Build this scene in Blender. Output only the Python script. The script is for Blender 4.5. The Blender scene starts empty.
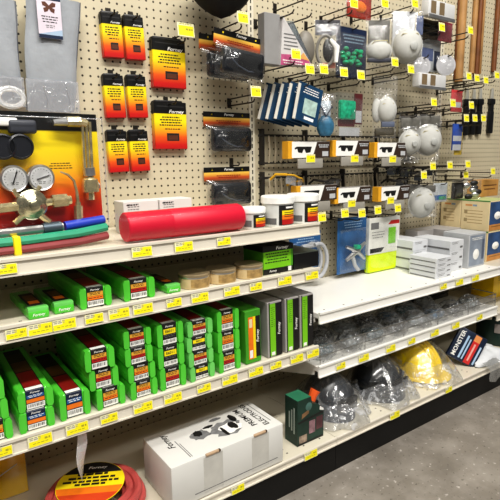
import bpy, bmesh, math, random
from mathutils import Vector, Matrix

random.seed(7)
S = 0.0254            # the scene is laid out in inches
FZ = 43.8             # floor to lens height (inches); all z below are measured from lens height
scn = bpy.context.scene
COL = scn.collection

# ------------------------------------------------------------------ camera
CAM_D, YAW, PITCH, FPX, ROLL = 64.766, 0.6190, 0.1840, 502.05, -0.0140
cy, sy, cp, sp = math.cos(YAW), math.sin(YAW), math.cos(PITCH), math.sin(PITCH)
VF = Vector((sy*cp, cy*cp, -sp)); VR = Vector((cy, -sy, 0)); VU = Vector((sy*sp, cy*sp, cp))
VR2 = VR*math.cos(ROLL) + VU*math.sin(ROLL)
VU2 = -VR*math.sin(ROLL) + VU*math.cos(ROLL)
cam = bpy.data.cameras.new('camera'); cam.sensor_width = 36; cam.lens = FPX/500*36
cam.clip_start = 0.01
camo = bpy.data.objects.new('camera', cam); COL.objects.link(camo)
M = Matrix((VR2, VU2, -VF)).transposed().to_4x4()
M.translation = Vector((0, -CAM_D*S, FZ*S))
camo.matrix_world = M
scn.camera = camo

def ray(px, py):
    return VF*FPX + VR2*(px-250) + VU2*(250-py)
def P(px, py, Y):       # survey point: where the sight line meets the plane y = Y (inches)
    r = ray(px, py); t = (Y+CAM_D)/r.y
    return Vector((r.x*t, Y, r.z*t))
def PZ(px, py, Z):
    r = ray(px, py); t = Z/r.z
    return Vector((r.x*t, -CAM_D+r.y*t, Z))
def BX(x0, y0, x1, y1, Y):   # centre x, width, top z, bottom z of something upright at depth Y
    mx, my = (x0+x1)/2, (y0+y1)/2
    a, b = P(x0, my, Y), P(x1, my, Y); t, bt = P(mx, y0, Y), P(mx, y1, Y)
    return (a.x+b.x)/2, b.x-a.x, t.z, bt.z

# ------------------------------------------------------------------ materials
def srgb(c):
    if isinstance(c, str):
        c = c.lstrip('#'); c = [int(c[i:i+2], 16)/255 for i in (0, 2, 4)]
    return tuple((v/12.92 if v <= .04045 else ((v+.055)/1.055)**2.4) for v in c) + (1,)
MATS = {}
def nt(name):
    m = bpy.data.materials.new(name); m.use_nodes = True
    n = m.node_tree; n.nodes.clear()
    return m, n, n.nodes, n.links
def pm(name, col, rough=.5, metal=0, var=.08, scale=.6, bump=0, coat=0, bscale=None, emit=0):
    if name in MATS: return MATS[name]
    m, n, N, L = nt(name)
    out = N.new('ShaderNodeOutputMaterial'); b = N.new('ShaderNodeBsdfPrincipled')
    tc = N.new('ShaderNodeTexCoord'); no = N.new('ShaderNodeTexNoise')
    no.inputs['Scale'].default_value = scale/S; no.inputs['Detail'].default_value = 3
    L.new(tc.outputs['Object'], no.inputs['Vector'])
    r = N.new('ShaderNodeValToRGB'); c = srgb(col)
    r.color_ramp.elements[0].position = .3; r.color_ramp.elements[1].position = .7
    r.color_ramp.elements[0].color = tuple(max(0, v*(1-var)) for v in c[:3])+(1,)
    r.color_ramp.elements[1].color = tuple(min(1, v*(1+var)) for v in c[:3])+(1,)
    L.new(no.outputs['Fac'], r.inputs['Fac']); L.new(r.outputs['Color'], b.inputs['Base Color'])
    b.inputs['Roughness'].default_value = rough; b.inputs['Metallic'].default_value = metal
    b.inputs['Coat Weight'].default_value = coat
    if bump:
        bp = N.new('ShaderNodeBump'); bp.inputs['Strength'].default_value = bump; bp.inputs['Distance'].default_value = .1*S
        n2 = N.new('ShaderNodeTexNoise'); n2.inputs['Scale'].default_value = (bscale or 3)/S
        L.new(tc.outputs['Object'], n2.inputs['Vector'])
        L.new(n2.outputs['Fac'], bp.inputs['Height']); L.new(bp.outputs['Normal'], b.inputs['Normal'])
    L.new(b.outputs['BSDF'], out.inputs['Surface'])
    MATS[name] = m; return m
def ramp_mat(name, stops, axis='Z', rough=.35):
    if name in MATS: return MATS[name]
    m, n, N, L = nt(name)
    out = N.new('ShaderNodeOutputMaterial'); b = N.new('ShaderNodeBsdfPrincipled')
    tc = N.new('ShaderNodeTexCoord'); se = N.new('ShaderNodeSeparateXYZ')
    L.new(tc.outputs['Generated'], se.inputs[0])
    r = N.new('ShaderNodeValToRGB'); e = r.color_ramp.elements
    e[0].position, e[0].color = stops[0][0], srgb(stops[0][1])
    e[1].position, e[1].color = stops[-1][0], srgb(stops[-1][1])
    for p, c in stops[1:-1]:
        k = e.new(p); k.color = srgb(c)
    L.new(se.outputs[axis], r.inputs['Fac']); L.new(r.outputs['Color'], b.inputs['Base Color'])
    b.inputs['Roughness'].default_value = rough
    L.new(b.outputs['BSDF'], out.inputs['Surface'])
    MATS[name] = m; return m
def clear(name, tint='#ffffff', base=.05, edge=.5, rough=.14, wr=.6, bscale=1.2, white='#ffffff', haze=.04, glint_patch=0):
    # thin film: see-through, with wrinkled gloss that grows towards grazing angles and a little milky haze
    if name in MATS: return MATS[name]
    m, n, N, L = nt(name)
    out = N.new('ShaderNodeOutputMaterial'); mx = N.new('ShaderNodeMixShader'); mh = N.new('ShaderNodeMixShader')
    tr = N.new('ShaderNodeBsdfTransparent'); tr.inputs['Color'].default_value = srgb(tint)
    g = N.new('ShaderNodeBsdfGlossy'); g.inputs['Roughness'].default_value = rough
    d = N.new('ShaderNodeBsdfDiffuse'); d.inputs['Color'].default_value = srgb(white); mh.inputs[0].default_value = haze
    tc = N.new('ShaderNodeTexCoord'); no = N.new('ShaderNodeTexNoise')
    no.inputs['Scale'].default_value = bscale/S; no.inputs['Detail'].default_value = 2; no.inputs['Distortion'].default_value = 1.5
    L.new(tc.outputs['Object'], no.inputs['Vector'])
    bp = N.new('ShaderNodeBump'); bp.inputs['Strength'].default_value = wr; bp.inputs['Distance'].default_value = .25*S
    L.new(no.outputs['Fac'], bp.inputs['Height']); L.new(bp.outputs['Normal'], g.inputs['Normal'])
    lw = N.new('ShaderNodeLayerWeight'); lw.inputs['Blend'].default_value = .3
    L.new(bp.outputs['Normal'], lw.inputs['Normal'])
    ma = N.new('ShaderNodeMath'); ma.operation = 'MULTIPLY_ADD'
    L.new(lw.outputs['Facing'], ma.inputs[0]); ma.inputs[1].default_value = edge; ma.inputs[2].default_value = base
    if glint_patch:  # white blotches painted into the film as crinkle highlights
        pn = N.new('ShaderNodeTexNoise'); pn.inputs['Scale'].default_value = bscale*.9/S; pn.inputs['Detail'].default_value = 4; pn.inputs['Distortion'].default_value = 2.5
        L.new(tc.outputs['Object'], pn.inputs['Vector']); pr = N.new('ShaderNodeMapRange'); pr.interpolation_type = 'SMOOTHSTEP'
        pr.inputs['From Min'].default_value = .52; pr.inputs['From Max'].default_value = .68; pr.inputs['To Min'].default_value = haze; pr.inputs['To Max'].default_value = haze+glint_patch
        L.new(pn.outputs['Fac'], pr.inputs['Value']); L.new(pr.outputs[0], mh.inputs[0])
    L.new(tr.outputs[0], mh.inputs[1]); L.new(d.outputs[0], mh.inputs[2])
    L.new(ma.outputs[0], mx.inputs[0]); L.new(mh.outputs[0], mx.inputs[1]); L.new(g.outputs[0], mx.inputs[2])
    L.new(mx.outputs[0], out.inputs['Surface'])
    MATS[name] = m; return m

def pegboard_mat():
    m, n, N, L = nt('pegboard')
    out = N.new('ShaderNodeOutputMaterial'); b = N.new('ShaderNodeBsdfPrincipled')
    tc = N.new('ShaderNodeTexCoord'); mp = N.new('ShaderNodeMapping'); mp.inputs['Scale'].default_value = (1/S,)*3
    mp.inputs['Location'].default_value = (-.09+.5, 0, -(FZ+.14)+.5)
    L.new(tc.outputs['Object'], mp.inputs['Vector'])
    fr = N.new('ShaderNodeVectorMath'); fr.operation = 'FRACTION'; L.new(mp.outputs[0], fr.inputs[0])
    sb = N.new('ShaderNodeVectorMath'); sb.operation = 'SUBTRACT'; L.new(fr.outputs[0], sb.inputs[0]); sb.inputs[1].default_value = (.5, .5, .5)
    ml = N.new('ShaderNodeVectorMath'); ml.operation = 'MULTIPLY'; L.new(sb.outputs[0], ml.inputs[0]); ml.inputs[1].default_value = (1, 0, 1)
    le = N.new('ShaderNodeVectorMath'); le.operation = 'LENGTH'; L.new(ml.outputs[0], le.inputs[0])
    mr = N.new('ShaderNodeMapRange'); mr.inputs['From Min'].default_value = .115; mr.inputs['From Max'].default_value = .165
    L.new(le.outputs['Value'], mr.inputs['Value'])
    no = N.new('ShaderNodeTexNoise'); no.inputs['Scale'].default_value = 8; L.new(tc.outputs['Object'], no.inputs['Vector'])
    r = N.new('ShaderNodeValToRGB'); r.color_ramp.elements[0].color = srgb('#bfb59b'); r.color_ramp.elements[1].color = srgb('#cbc1a7')
    L.new(no.outputs['Fac'], r.inputs['Fac'])
    mx = N.new('ShaderNodeMix'); mx.data_type = 'RGBA'
    L.new(mr.outputs[0], mx.inputs['Factor']); mx.inputs['A'].default_value = srgb('#2b2218'); L.new(r.outputs[0], mx.inputs['B'])
    L.new(mx.outputs['Result'], b.inputs['Base Color']); b.inputs['Roughness'].default_value = .55
    L.new(b.outputs[0], out.inputs['Surface']); return m
def floor_mat():
    m, n, N, L = nt('concrete')
    out = N.new('ShaderNodeOutputMaterial'); b = N.new('ShaderNodeBsdfPrincipled'); tc = N.new('ShaderNodeTexCoord')
    def noise(sc, det, ro, p0, p1, c0, c1):
        a = N.new('ShaderNodeTexNoise'); a.inputs['Scale'].default_value = sc; a.inputs['Detail'].default_value = det; a.inputs['Roughness'].default_value = ro
        L.new(tc.outputs['Object'], a.inputs['Vector']); r = N.new('ShaderNodeValToRGB'); e = r.color_ramp.elements
        e[0].position, e[1].position = p0, p1; e[0].color = c0; e[1].color = c1; L.new(a.outputs['Fac'], r.inputs['Fac']); return r.outputs[0]
    base_ = noise(2.2, 9, .62, .3, .72, srgb('#7d776f'), srgb('#a59e95'))
    blot = noise(6, 5, .6, .42, .62, (.78, .77, .75, 1), (1.05, 1.05, 1.05, 1))
    fleck = noise(48, 2, .5, .66, .72, (0, 0, 0, 1), (.22, .21, .2, 1))
    pit = noise(75, 2, .5, .30, .36, (.55, .54, .52, 1), (1, 1, 1, 1))
    def mix(mode, a, c):
        x = N.new('ShaderNodeMix'); x.data_type = 'RGBA'; x.blend_type = mode; x.inputs['Factor'].default_value = 1
        L.new(a, x.inputs['A']); L.new(c, x.inputs['B']); return x.outputs['Result']
    L.new(mix('ADD', mix('MULTIPLY', mix('MULTIPLY', base_, blot), pit), fleck), b.inputs['Base Color'])
    b.inputs['Roughness'].default_value = .45
    L.new(b.outputs[0], out.inputs['Surface']); return m

CREAM = pm('cream_enamel', '#d6cfbc', .4, var=.03, scale=.05)
LIP = pm('cream_channel', '#dcd5c6', .3, var=.04, scale=.2)
WHITEENAMEL = pm('white_enamel', '#efede6', .35, var=.02, scale=.1)
DARKSLOT = pm('slot_black', '#15130f', .8)
BLACK = pm('black_plastic', '#121214', .4)
KICK = pm('kick_black', '#0c0b0a', .6, var=.3)
WIRE = pm('dark_wire', '#4a4640', .35, metal=.8)
CHROME = pm('bright_wire', '#b9b9b6', .25, metal=.9)
GREEN = pm('green_plastic', '#58c93e', .32, var=.10, scale=.3, coat=.3)
GREEN2 = pm('light_green_plastic', '#74d068', .32, var=.10, scale=.3, coat=.3)
WHITE = pm('white_print', '#f2f1ec', .5, var=.03)
WCARD = pm('white_carton', '#d9d8d3', .6, var=.05, scale=.15)
OFFW = pm('grey_carton', '#b9bbbd', .6, var=.06)
YEL = pm('yellow_print', '#f4dc1c', .45, var=.05)
TAGY = pm('tag_yellow', '#f6ea1e', .45, var=.05)
TAGW = pm('tag_paper', '#efebc0', .5, var=.05)
ORG = pm('orange_print', '#ee7d1e', .45, var=.12, scale=.8)
RED = pm('red_print', '#b5201f', .4, var=.1)
DRED = pm('dark_red_print', '#8c1f1a', .35, var=.12)
BROWN = pm('brown_print', '#6a4420', .4, var=.2)
INK = pm('ink', '#1b1a1a', .5)
GINK = pm('grey_ink', '#6c6c6c', .6)
NAVY = pm('navy_print', '#14233f', .4, var=.15)
BLUE = pm('blue_print', '#1f5f9c', .4, var=.15)
LIME = pm('lime_print', '#7cc520', .45, var=.08)
BRASS = pm('brass', '#d8caa0', .2, metal=.8, var=.25, scale=1.2)
BRONZE = pm('bronze', '#aca78e', .2, metal=.8, var=.4, scale=1.2)
STEEL = pm('steel', '#c2c2c2', .3, metal=.9, var=.1)
TAN = pm('tan_print', '#e6d3a8', .6, var=.05)
KRAFT = pm('kraft', '#b98a4a', .7, var=.12)
CLEAR = clear('clear_plastic', haze=.03, edge=.35)
CLEARW = clear('clear_bag', base=.05, edge=.6, wr=1.3, bscale=.35, haze=.03, rough=.12, glint_patch=.10)
CLEARS = clear('clear_shell', base=.03, edge=.25, wr=.25, bscale=.5, haze=.015)
CLEARB = clear('crinkled_bag', base=.09, edge=1.0, wr=3, bscale=1.3, haze=.04, rough=.16, glint_patch=.6, white='#e6ecf2')
CLEARF = clear('thin_front', base=.01, edge=.12, wr=.1, bscale=.4, haze=.004)
FLAP = clear('bag_flap', base=.10, edge=.7, wr=1.8, bscale=.5, haze=.16, white='#e6e8ec', glint_patch=.40)
CLEARD = clear('hazy_bag', base=.08, edge=.45, wr=.9, bscale=.8, white='#c3c6cc', haze=.35)

# ------------------------------------------------------------------ mesh builder (inches)
_tc = {}
def text_geo(s, bold=False):
    if s in _tc: return _tc[s]
    cu = bpy.data.curves.new('t', 'FONT'); cu.body = s; cu.size = 1; cu.resolution_u = 2
    cu.align_x = 'CENTER'; cu.align_y = 'CENTER'
    cu.offset = .018
    o = bpy.data.objects.new('t', cu); COL.objects.link(o)
    dg = bpy.context.evaluated_depsgraph_get(); dg.update()
    me = bpy.data.meshes.new_from_object(o.evaluated_get(dg))
    g = ([v.co.copy() for v in me.vertices], [tuple(p.vertices) for p in me.polygons])
    bpy.data.objects.remove(o); bpy.data.curves.remove(cu); bpy.data.meshes.remove(me)
    _tc[s] = g; return g
RX90 = Matrix.Rotation(math.pi/2, 4, 'X')
class MB:
    def __init__(s): s.v = []; s.f = []; s.m = []; s.mats = []; s.X = Matrix()
    def mi(s, m):
        if m not in s.mats: s.mats.append(m)
        return s.mats.index(m)
    def add(s, vs, fs, mat, X=None):
        o = len(s.v); T = s.X @ X if X else s.X
        s.v += [T @ Vector(v) for v in vs]; k = s.mi(mat)
        for f in fs: s.f.append(tuple(i+o for i in f)); s.m.append(k)
        return s
    def box(s, c, d, mat, bev=0, seg=2, X=None):
        bm = bmesh.new(); bmesh.ops.create_cube(bm, size=1)
        for v in bm.verts: v.co = Vector((v.co.x*d[0]+c[0], v.co.y*d[1]+c[1], v.co.z*d[2]+c[2]))
        if bev:
            bmesh.ops.bevel(bm, geom=list(bm.edges), offset=min(bev, min(d)*.48), segments=seg, profile=.5, affect='EDGES')
        bm.verts.index_update()
        s.add([v.co.copy() for v in bm.verts], [[v.index for v in f.verts] for f in bm.faces], mat, X); bm.free(); return s
    def b2(s, x0, x1, y0, y1, z0, z1, mat, bev=0, seg=2, X=None):
        return s.box(((x0+x1)/2, (y0+y1)/2, (z0+z1)/2), (abs(x1-x0), abs(y1-y0), abs(z1-z0)), mat, bev, seg, X)
    def rect(s, x0, x1, z0, z1, y, mat):          # faces the aisle (-y)
        return s.add([(x0, y, z0), (x1, y, z0), (x1, y, z1), (x0, y, z1)], [(0, 1, 2, 3)], mat)
    def top(s, x0, x1, y0, y1, z, mat):
        return s.add([(x0, y0, z), (x1, y0, z), (x1, y1, z), (x0, y1, z)], [(0, 1, 2, 3)], mat)
    def side(s, y0, y1, z0, z1, x, mat):          # faces -x
        return s.add([(x, y1, z0), (x, y0, z0), (x, y0, z1), (x, y1, z1)], [(0, 1, 2, 3)], mat)
    def polyf(s, pts, y, mat):                    # flat polygon facing -y
        return s.add([(a, y, b) for a, b in pts], [tuple(range(len(pts)))], mat)
    def prism(s, pts, y0, y1, mat):
        n = len(pts)
        s.add([(a, y0, b) for a, b in pts]+[(a, y1, b) for a, b in pts],
              [tuple(range(n)), tuple(range(2*n-1, n-1, -1))]+[(i, n+i, n+(i+1) % n, (i+1) % n) for i in range(n)], mat); return s
    def prismx(s, pts, x0, x1, mat):              # pts in (y, z), extruded along x
        n = len(pts)
        s.add([(x0, a, b) for a, b in pts]+[(x1, a, b) for a, b in pts],
              [tuple(range(n)), tuple(range(2*n-1, n-1, -1))]+[(i, (i+1) % n, n+(i+1) % n, n+i) for i in range(n)], mat); return s
    def tube(s, pts, r, mat, n=8, closed=False):
        pts = [Vector(p) for p in pts]; N = len(pts); vs = []; fs = []
        rr = r if isinstance(r, (list, tuple)) else [r]*N
        ref = None
        for i, p in enumerate(pts):
            if closed: d = pts[(i+1) % N]-pts[i-1]
            else: d = pts[min(i+1, N-1)]-pts[max(i-1, 0)]
            d.normalize()
            if ref is None: ref = d.orthogonal().normalized()
            a = (ref - d*ref.dot(d))
            a = a.normalized() if a.length > 1e-5 else d.orthogonal().normalized()
            ref = a; b = d.cross(a)
            for k in range(n):
                t = 2*math.pi*k/n; vs.append(p + (a*math.cos(t)+b*math.sin(t))*rr[i])
        for i in range(N if closed else N-1):
            for k in range(n):
                j = (i+1) % N
                fs.append((i*n+k, i*n+(k+1) % n, j*n+(k+1) % n, j*n+k))
        if not closed:
            fs.append(tuple(range(n-1, -1, -1))); fs.append(tuple((N-1)*n+k for k in range(n)))
        return s.add(vs, fs, mat)
    def lathe(s, prof, mat, n=28, X=None, c=(0, 0, 0)):
        vs = []; fs = []
        for r, z in prof:
            for k in range(n):
                t = 2*math.pi*k/n; vs.append((c[0]+r*math.cos(t), c[1]+r*math.sin(t), c[2]+z))
        for i in range(len(prof)-1):
            for k in range(n): fs.append((i*n+k, i*n+(k+1) % n, (i+1)*n+(k+1) % n, (i+1)*n+k))
        if prof[0][0] > 1e-4: fs.append(tuple(range(n-1, -1, -1)))
        if prof[-1][0] > 1e-4: fs.append(tuple((len(prof)-1)*n+k for k in range(n)))
        return s.add(vs, fs, mat, X)
    def grid(s, fn, nu, nv, mat, wrap=False):
        vs = [fn(i/nu, j/nv) for j in range(nv+1) for i in range(nu+1)]; fs = []
        for j in range(nv):
            for i in range(nu):
                a = j*(nu+1)+i; fs.append((a, a+1, a+nu+2, a+nu+1))
        return s.add(vs, fs, mat)
    def dome(s, c, r, mat, n=20, m=10, lo=0.0, wob=0, seed=0):    # ellipsoid cap, r=(rx,ry,rz)
        rn = random.Random(seed); ph = [rn.uniform(0, 6.28) for _ in range(6)]
        def fn(u, v):
            t = 2*math.pi*u; e = math.pi/2*(lo+(1-lo)*v)
            w = 1+wob*(math.sin(3*t+ph[0]+4*v)*.5+math.sin(5*t+ph[1]-6*v)*.3+math.sin(9*t+ph[2]+9*v)*.25)
            return (c[0]+r[0]*w*math.cos(t)*math.cos(e), c[1]+r[1]*w*math.sin(t)*math.cos(e), c[2]+r[2]*math.sin(e)*(1+wob*.4*math.sin(4*t+ph[3])))
        return s.grid(fn, n, m, mat)
    def pillow(s, x0, x1, z0, z1, y, d, mat, wob=.15, seed=0, nu=10, nv=12, head=.12):   # a filled bag standing / hanging, flat at its rim
        rn = random.Random(seed); ph = [rn.uniform(0, 6.28) for _ in range(8)]
        def mk(sg):
            def fn(u, v):
                e = max(0, math.sin(math.pi*u))**.5*max(0, math.sin(math.pi*min(1, v/(1-head)) if v < 1-head else 0))**.5
                w = 1+wob*(math.sin(9*u+ph[0]+5*v)+math.sin(13*v+ph[1]-6*u)+math.sin(17*u-11*v+ph[2]))
                xx = x0+(x1-x0)*u + (x1-x0)*.03*wob*6*math.sin(7*v+ph[3])*(1 if .05 < u < .95 else .6)*.5
                return (xx, y+sg*(d/2*e*w+.02), z0+(z1-z0)*v)
            return fn
        s.grid(mk(-1), nu, nv, mat); s.grid(mk(1), nu, nv, mat); return s
    def text(s, t, size, c, mat, rot=RX90, sx=1, italic=0):
        vs, fs = text_geo(t)
        X = Matrix.Translation(Vector(c)) @ rot @ Matrix.Diagonal((size*sx, size, size, 1))
        return s.add([(v.x+italic*v.y, v.y, v.z) for v in vs], fs, mat, X)
    def lines(s, x0, x1, z1, dz, n, y, mat, h=.07, seed=0):       # rows of small print
        rn = random.Random(seed)
        for i in range(n):
            k = rn.uniform(.72, 1); c = (x0+x1)/2; w = (x1-x0)*k/2
            a = c-w
            while a < c+w-.05:
                b = min(c+w, a+rn.uniform(.15, .45)); s.rect(a, b, z1-i*dz-h, z1-i*dz, y, mat); a = b+.09
        return s
    def barcode(s, x0, x1, z0, z1, y, seed=0):
        s.rect(x0, x1, z0, z1, y, WHITE); rn = random.Random(seed); a = x0+.1
        while a < x1-.12:
            w = rn.choice((.03, .05, .08)); s.rect(a, a+w, z0+(z1-z0)*.3, z1-(z1-z0)*.12, y-.012, INK); a += w+rn.choice((.04, .06, .09))
        return s
    def build(s, name, parent=None, loc=None, rot=None, smooth=35):
        me = bpy.data.meshes.new(name)
        me.from_pydata([v*S for v in s.v], [], s.f)
        for m in s.mats: me.materials.append(m)
        me.polygons.foreach_set('material_index', s.m)
        if smooth:
            me.polygons.foreach_set('use_smooth', [True]*len(me.polygons))
            me.set_sharp_from_angle(angle=math.radians(smooth))
        me.update()
        o = bpy.data.objects.new(name, me); COL.objects.link(o)
        if parent: o.parent = parent
        if loc is not None: o.location = L3(loc)
        if rot is not None: o.rotation_euler = rot
        return o
def L3(p): return Vector((p[0]*S, p[1]*S, (p[2]+FZ)*S))
def tag(o, label, cat, group=None):
    o['label'] = label; o['category'] = cat
    if group: o['group'] = group
    return o
def thing(name, label, cat, loc, rz=0, group=None, rot=None):
    o = bpy.data.objects.new(name, None); COL.objects.link(o); o.empty_display_size = .02
    o.location = L3(loc); o.rotation_euler = rot if rot else (0, 0, rz)
    return tag(o, label, cat, group)
def dup(root, loc, label, rz=None, rot=None, group=None):
    r = root.copy(); COL.objects.link(r); r.location = L3(loc); r['label'] = label
    if rz is not None: r.rotation_euler = (0, 0, rz)
    if rot is not None: r.rotation_euler = rot
    if group: r['group'] = group
    for ch in list(root.children):
        c = ch.copy(); COL.objects.link(c); c.parent = r
        for g in list(ch.children):
            d = g.copy(); COL.objects.link(d); d.parent = c
    return r
class Kit:            # first use makes it, later uses copy it
    def __init__(s): s.d = {}
    def put(s, key, make, loc, label, rz=0, rot=None):
        if key not in s.d:
            o = make(label); o.location = L3(loc); o.rotation_euler = rot if rot else (0, 0, rz); s.d[key] = o; return o
        return dup(s.d[key], loc, label, rz, rot)
KIT = Kit()
def struct(name, mb, loc=None):
    o = mb.build(name, None, loc); o['kind'] = 'structure'; return o

# ------------------------------------------------------------------ setting
m = MB(); m.b2(-80, 260, -200, 6, -1.2, 0, floor_mat()); struct('floor', m)
m = MB(); m.b2(-60, 200, 0, .25, .02, FZ+62, pegboard_mat()); struct('wall_back', m)

UP = [-1.3, 46.7, 94.7, 142.7]
def mk_upright(label):
    t = thing('upright_post', label, 'upright', (0, 0, 0), 0, 'slotted uprights of the shelf run')
    m = MB(); m.b2(-.55, .55, -.22, 0, .02, FZ+60, CREAM, .06, 1); m.build('post', t)
    m = MB()
    for k in range(int(FZ+40)):
        z = 20+k*1.0+.1
        m.b2(-.10, .10, -.235, -.2, z, z+.62, DARKSLOT)
    o = m.build('slot_column', t); return t
for i, x in enumerate(UP[1:3]):
    lab = ['cream slotted upright post between hanging goggles and the welding shield carton', 'cream slotted upright post near the brown sticks at right'][i]
    KIT.put('upr', mk_upright, (x, 0, -FZ), lab)

SH = 15.5
def shelf(name, label, x0, x1, z, depth=SH, deckmat=None, brackets=(1, 1), lip=1.5, clear_channel=False):
    deckmat = deckmat or CREAM
    t = thing(name, label, 'shelf', ((x0+x1)/2, 0, z)); w = (x1-x0)/2-.08
    m = MB(); m.b2(-w, w, -depth+.1, -.3, -.75, 0, deckmat, .05, 1)
    for k in range(12):                                   # row of divider perforations behind the lip
        xx = -w+2+k*(2*w-4)/11; m.b2(xx-.15, xx+.15, -depth+1.0, -depth+1.2, -.01, .008, DARKSLOT)
    m.build('deck_panel', t)
    m = MB(); yf = -depth
    m.prismx([(yf+.12, -lip), (yf-.28, -lip), (yf-.28, -lip+.16), (yf-.10, -lip+.16), (yf-.02, -.14), (yf-.22, -.12), (yf-.22, .16), (yf-.06, .2), (yf+.12, .2)], -w, w, LIP if deckmat is CREAM else WHITEENAMEL)
    m.build('price_channel', t)
    for k, sgn in enumerate((-1, 1)):
        if not brackets[k]: continue
        m = MB(); xx = sgn*(w-.15)
        m.prismx([(-depth+1, -.75), (-.2, -.75), (-.2, -5.2), (-1.5, -5.2), (-depth+1, -1.5)], xx-.07, xx+.07, deckmat)
        m.b2(xx-.09, xx+.09, -3.2, -2.7, -3.4, -2.9, DARKSLOT)
        m.build('bracket', t)
    return t
Z1, Z2, Z3, ZD, ZW, ZB = -9.0, -15.2, -26.45, -38.75, -21.75, -29.7
shelf('metal_shelf', 'cream metal top shelf carrying the torch set and red roll', UP[0], UP[1], Z1)
shelf('metal_shelf', 'cream metal second shelf with round tins and scattered green boxes', UP[0], UP[1], Z2, brackets=(1, 0))
shelf('metal_shelf', 'cream metal third shelf packed with stacked green rod boxes', UP[0], UP[1], Z3)
shelf('metal_shelf', 'bright white metal shelf carrying the stacks of white cartons', UP[1], UP[2], ZW, deckmat=WHITEENAMEL)
shelf('metal_shelf', 'grey white lower shelf with a see-through guard along its front', UP[1], UP[2], ZB, deckmat=WHITEENAMEL, lip=1.6)
shelf('metal_shelf', 'cream metal shelf at far right under tan cartons with blue fronts', UP[2], UP[3], ZW)
shelf('metal_shelf', 'cream metal lower shelf at far right with a yellow carton', UP[2], UP[3], ZB-1.5)
def base(label, x0, x1):
    t = thing('base_deck', label, 'base shelf', ((x0+x1)/2, 0, -FZ)); w = (x1-x0)/2-.03; d = 19.4; h = FZ+ZD
    m = MB(); m.b2(-w, w, -d+.1, -.1, h-.8, h, CREAM, .04, 1)
    for k in range(16):
        for yy in (-d+1.2, -d+2.2):
            xx = -w+2+k*(2*w-4)/15; m.b2(xx-.12, xx+.12, yy, yy+.2, h-.02, h+.008, DARKSLOT)
    m.build('deck_panel', t)
    m = MB(); m.prismx([(-d+.1, h-.95), (-d-.28, h-.95), (-d-.28, h-.8), (-d-.08, h-.8), (-d-.02, h-.14), (-d-.22, h-.12), (-d-.22, h+.12), (-d+.1, h+.12)], -w, w, LIP); m.build('price_channel', t)
    m = MB(); m.b2(-w, w, -19.25, -18.9, 0.02, h-.85, KICK); m.build('kick_plate', t)
base('cream bottom deck below the left shelves with black kick plate', UP[0], UP[1])
base('cream bottom deck under the bagged helmets with black kick plate', UP[1], UP[2])
base('cream bottom deck at far right under the dark green bin', UP[2], UP[3])

# ------------------------------------------------------------------ shelf edge price tags
def mk_tag(label, w=2.3, h=1.08, seed=0):
    m = MB(); m.b2(-w/2, w/2, -.02, .02, -h/2, h/2, TAGW)
    m.rect(-w*.46, w*.47, -h*.44, h*.06, -.03, TAGY); m.rect(-w*.08, w*.47, h*.05, h*.45, -.031, TAGY)
    m.lines(-w*.45, w*.05, h*.42, .17, 2, -.04, pm('faint_grey','#a3a196',.6), h=.08, seed=seed)
    m.lines(w*.16, w*.42, h*.2, .2, 1, -.04, pm('tag_ink', '#b3a92c', .6), h=.2, seed=9); m.lines(-w*.4, w*.4, -h*.15, .2, 1, -.04, pm('tag_ink', '#8d8740', .6), h=.07, seed=3)
    return tag(m.build('price_tag', None, (0, 0, 0)), label, 'price tag', 'yellow price tags along the shelf edges')
def mk_tag_b(label): return mk_tag(label, 1.9, .95, 5)
def edge_tags(lst, z, y, what):
    for i, (px, py, where) in enumerate(lst):
        p = P(px, py, y)
        KIT.put('tagA' if i % 3 else 'tagB', mk_tag if i % 3 else mk_tag_b, (p.x, y, z), f'yellow price tag on {what} edge {where}', rot=(-.08, 0, 0))
YT = -SH-.27
edge_tags([(6, 268, 'at the left end under the hoses'), (142, 250, 'under the left end of the red roll'), (184, 246, 'under the middle of the red roll'), (224, 240, 'under the right end of the red roll')], Z1-.72, YT, 'top shelf')
edge_tags([(16, 329, 'at far left'), (40, 324, 'under the leftmost flat green box'), (64, 320, 'under the second flat green box'), (94, 314, 'under the larger box left of two'),
           (119, 310, 'between the two larger green boxes'), (143, 305, 'under the larger box right of two'), (174, 299, 'under the small flat box by the tins'), (200, 294, 'under the leftmost tin'),
           (232, 288, 'under the middle tin'), (256, 283, 'under the rightmost tin'), (285, 276, 'under the lime and black carton'), (312, 271, 'under the plain black carton')], Z2-.72, YT, 'second shelf')
edge_tags([(1, 446, 'at far left'), (40, 436, 'under the stack of two'), (77, 424, 'under the single deep box'), (109, 414, 'under the stack of three with red tops'), (143, 404, 'under the square-ended stack of four'),
           (173, 395, 'under the stack with yellow number labels'), (204, 384, 'under the rounded stack of four'), (230, 377, 'under the last stack of three'), (256, 367, 'under the orange striped carton'),
           (276, 360, 'under the leftmost lime striped carton'), (297, 354, 'under the middle lime striped carton'), (313, 349, 'under the rightmost lime striped carton')], Z3-.72, YT, 'third shelf')
edge_tags([(238, 488, 'under the white electrode carton'), (311, 451, 'under the dark green kit carton'), (395, 412, 'under the bagged dark helmets'), (449, 386, 'under the yellow hard hat')], ZD-.5, -19.66, 'bottom deck')
edge_tags([(444, 279, 'under the small white box stack'), (460, 275, 'under the tall white box stack'), (476, 271, 'under the grey mask carton')], ZW-.72, YT, 'white shelf')
edge_tags([(341, 363, 'first from its left end'), (364, 354, 'second from its left end'), (391, 345, 'third from its left end'), (412, 338, 'fourth from its left end'), (435, 330, 'third from its right end'),
           (456, 323, 'second from its right end'), (480, 314, 'at its right end')], ZB-.78, YT, 'guarded shelf')

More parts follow.
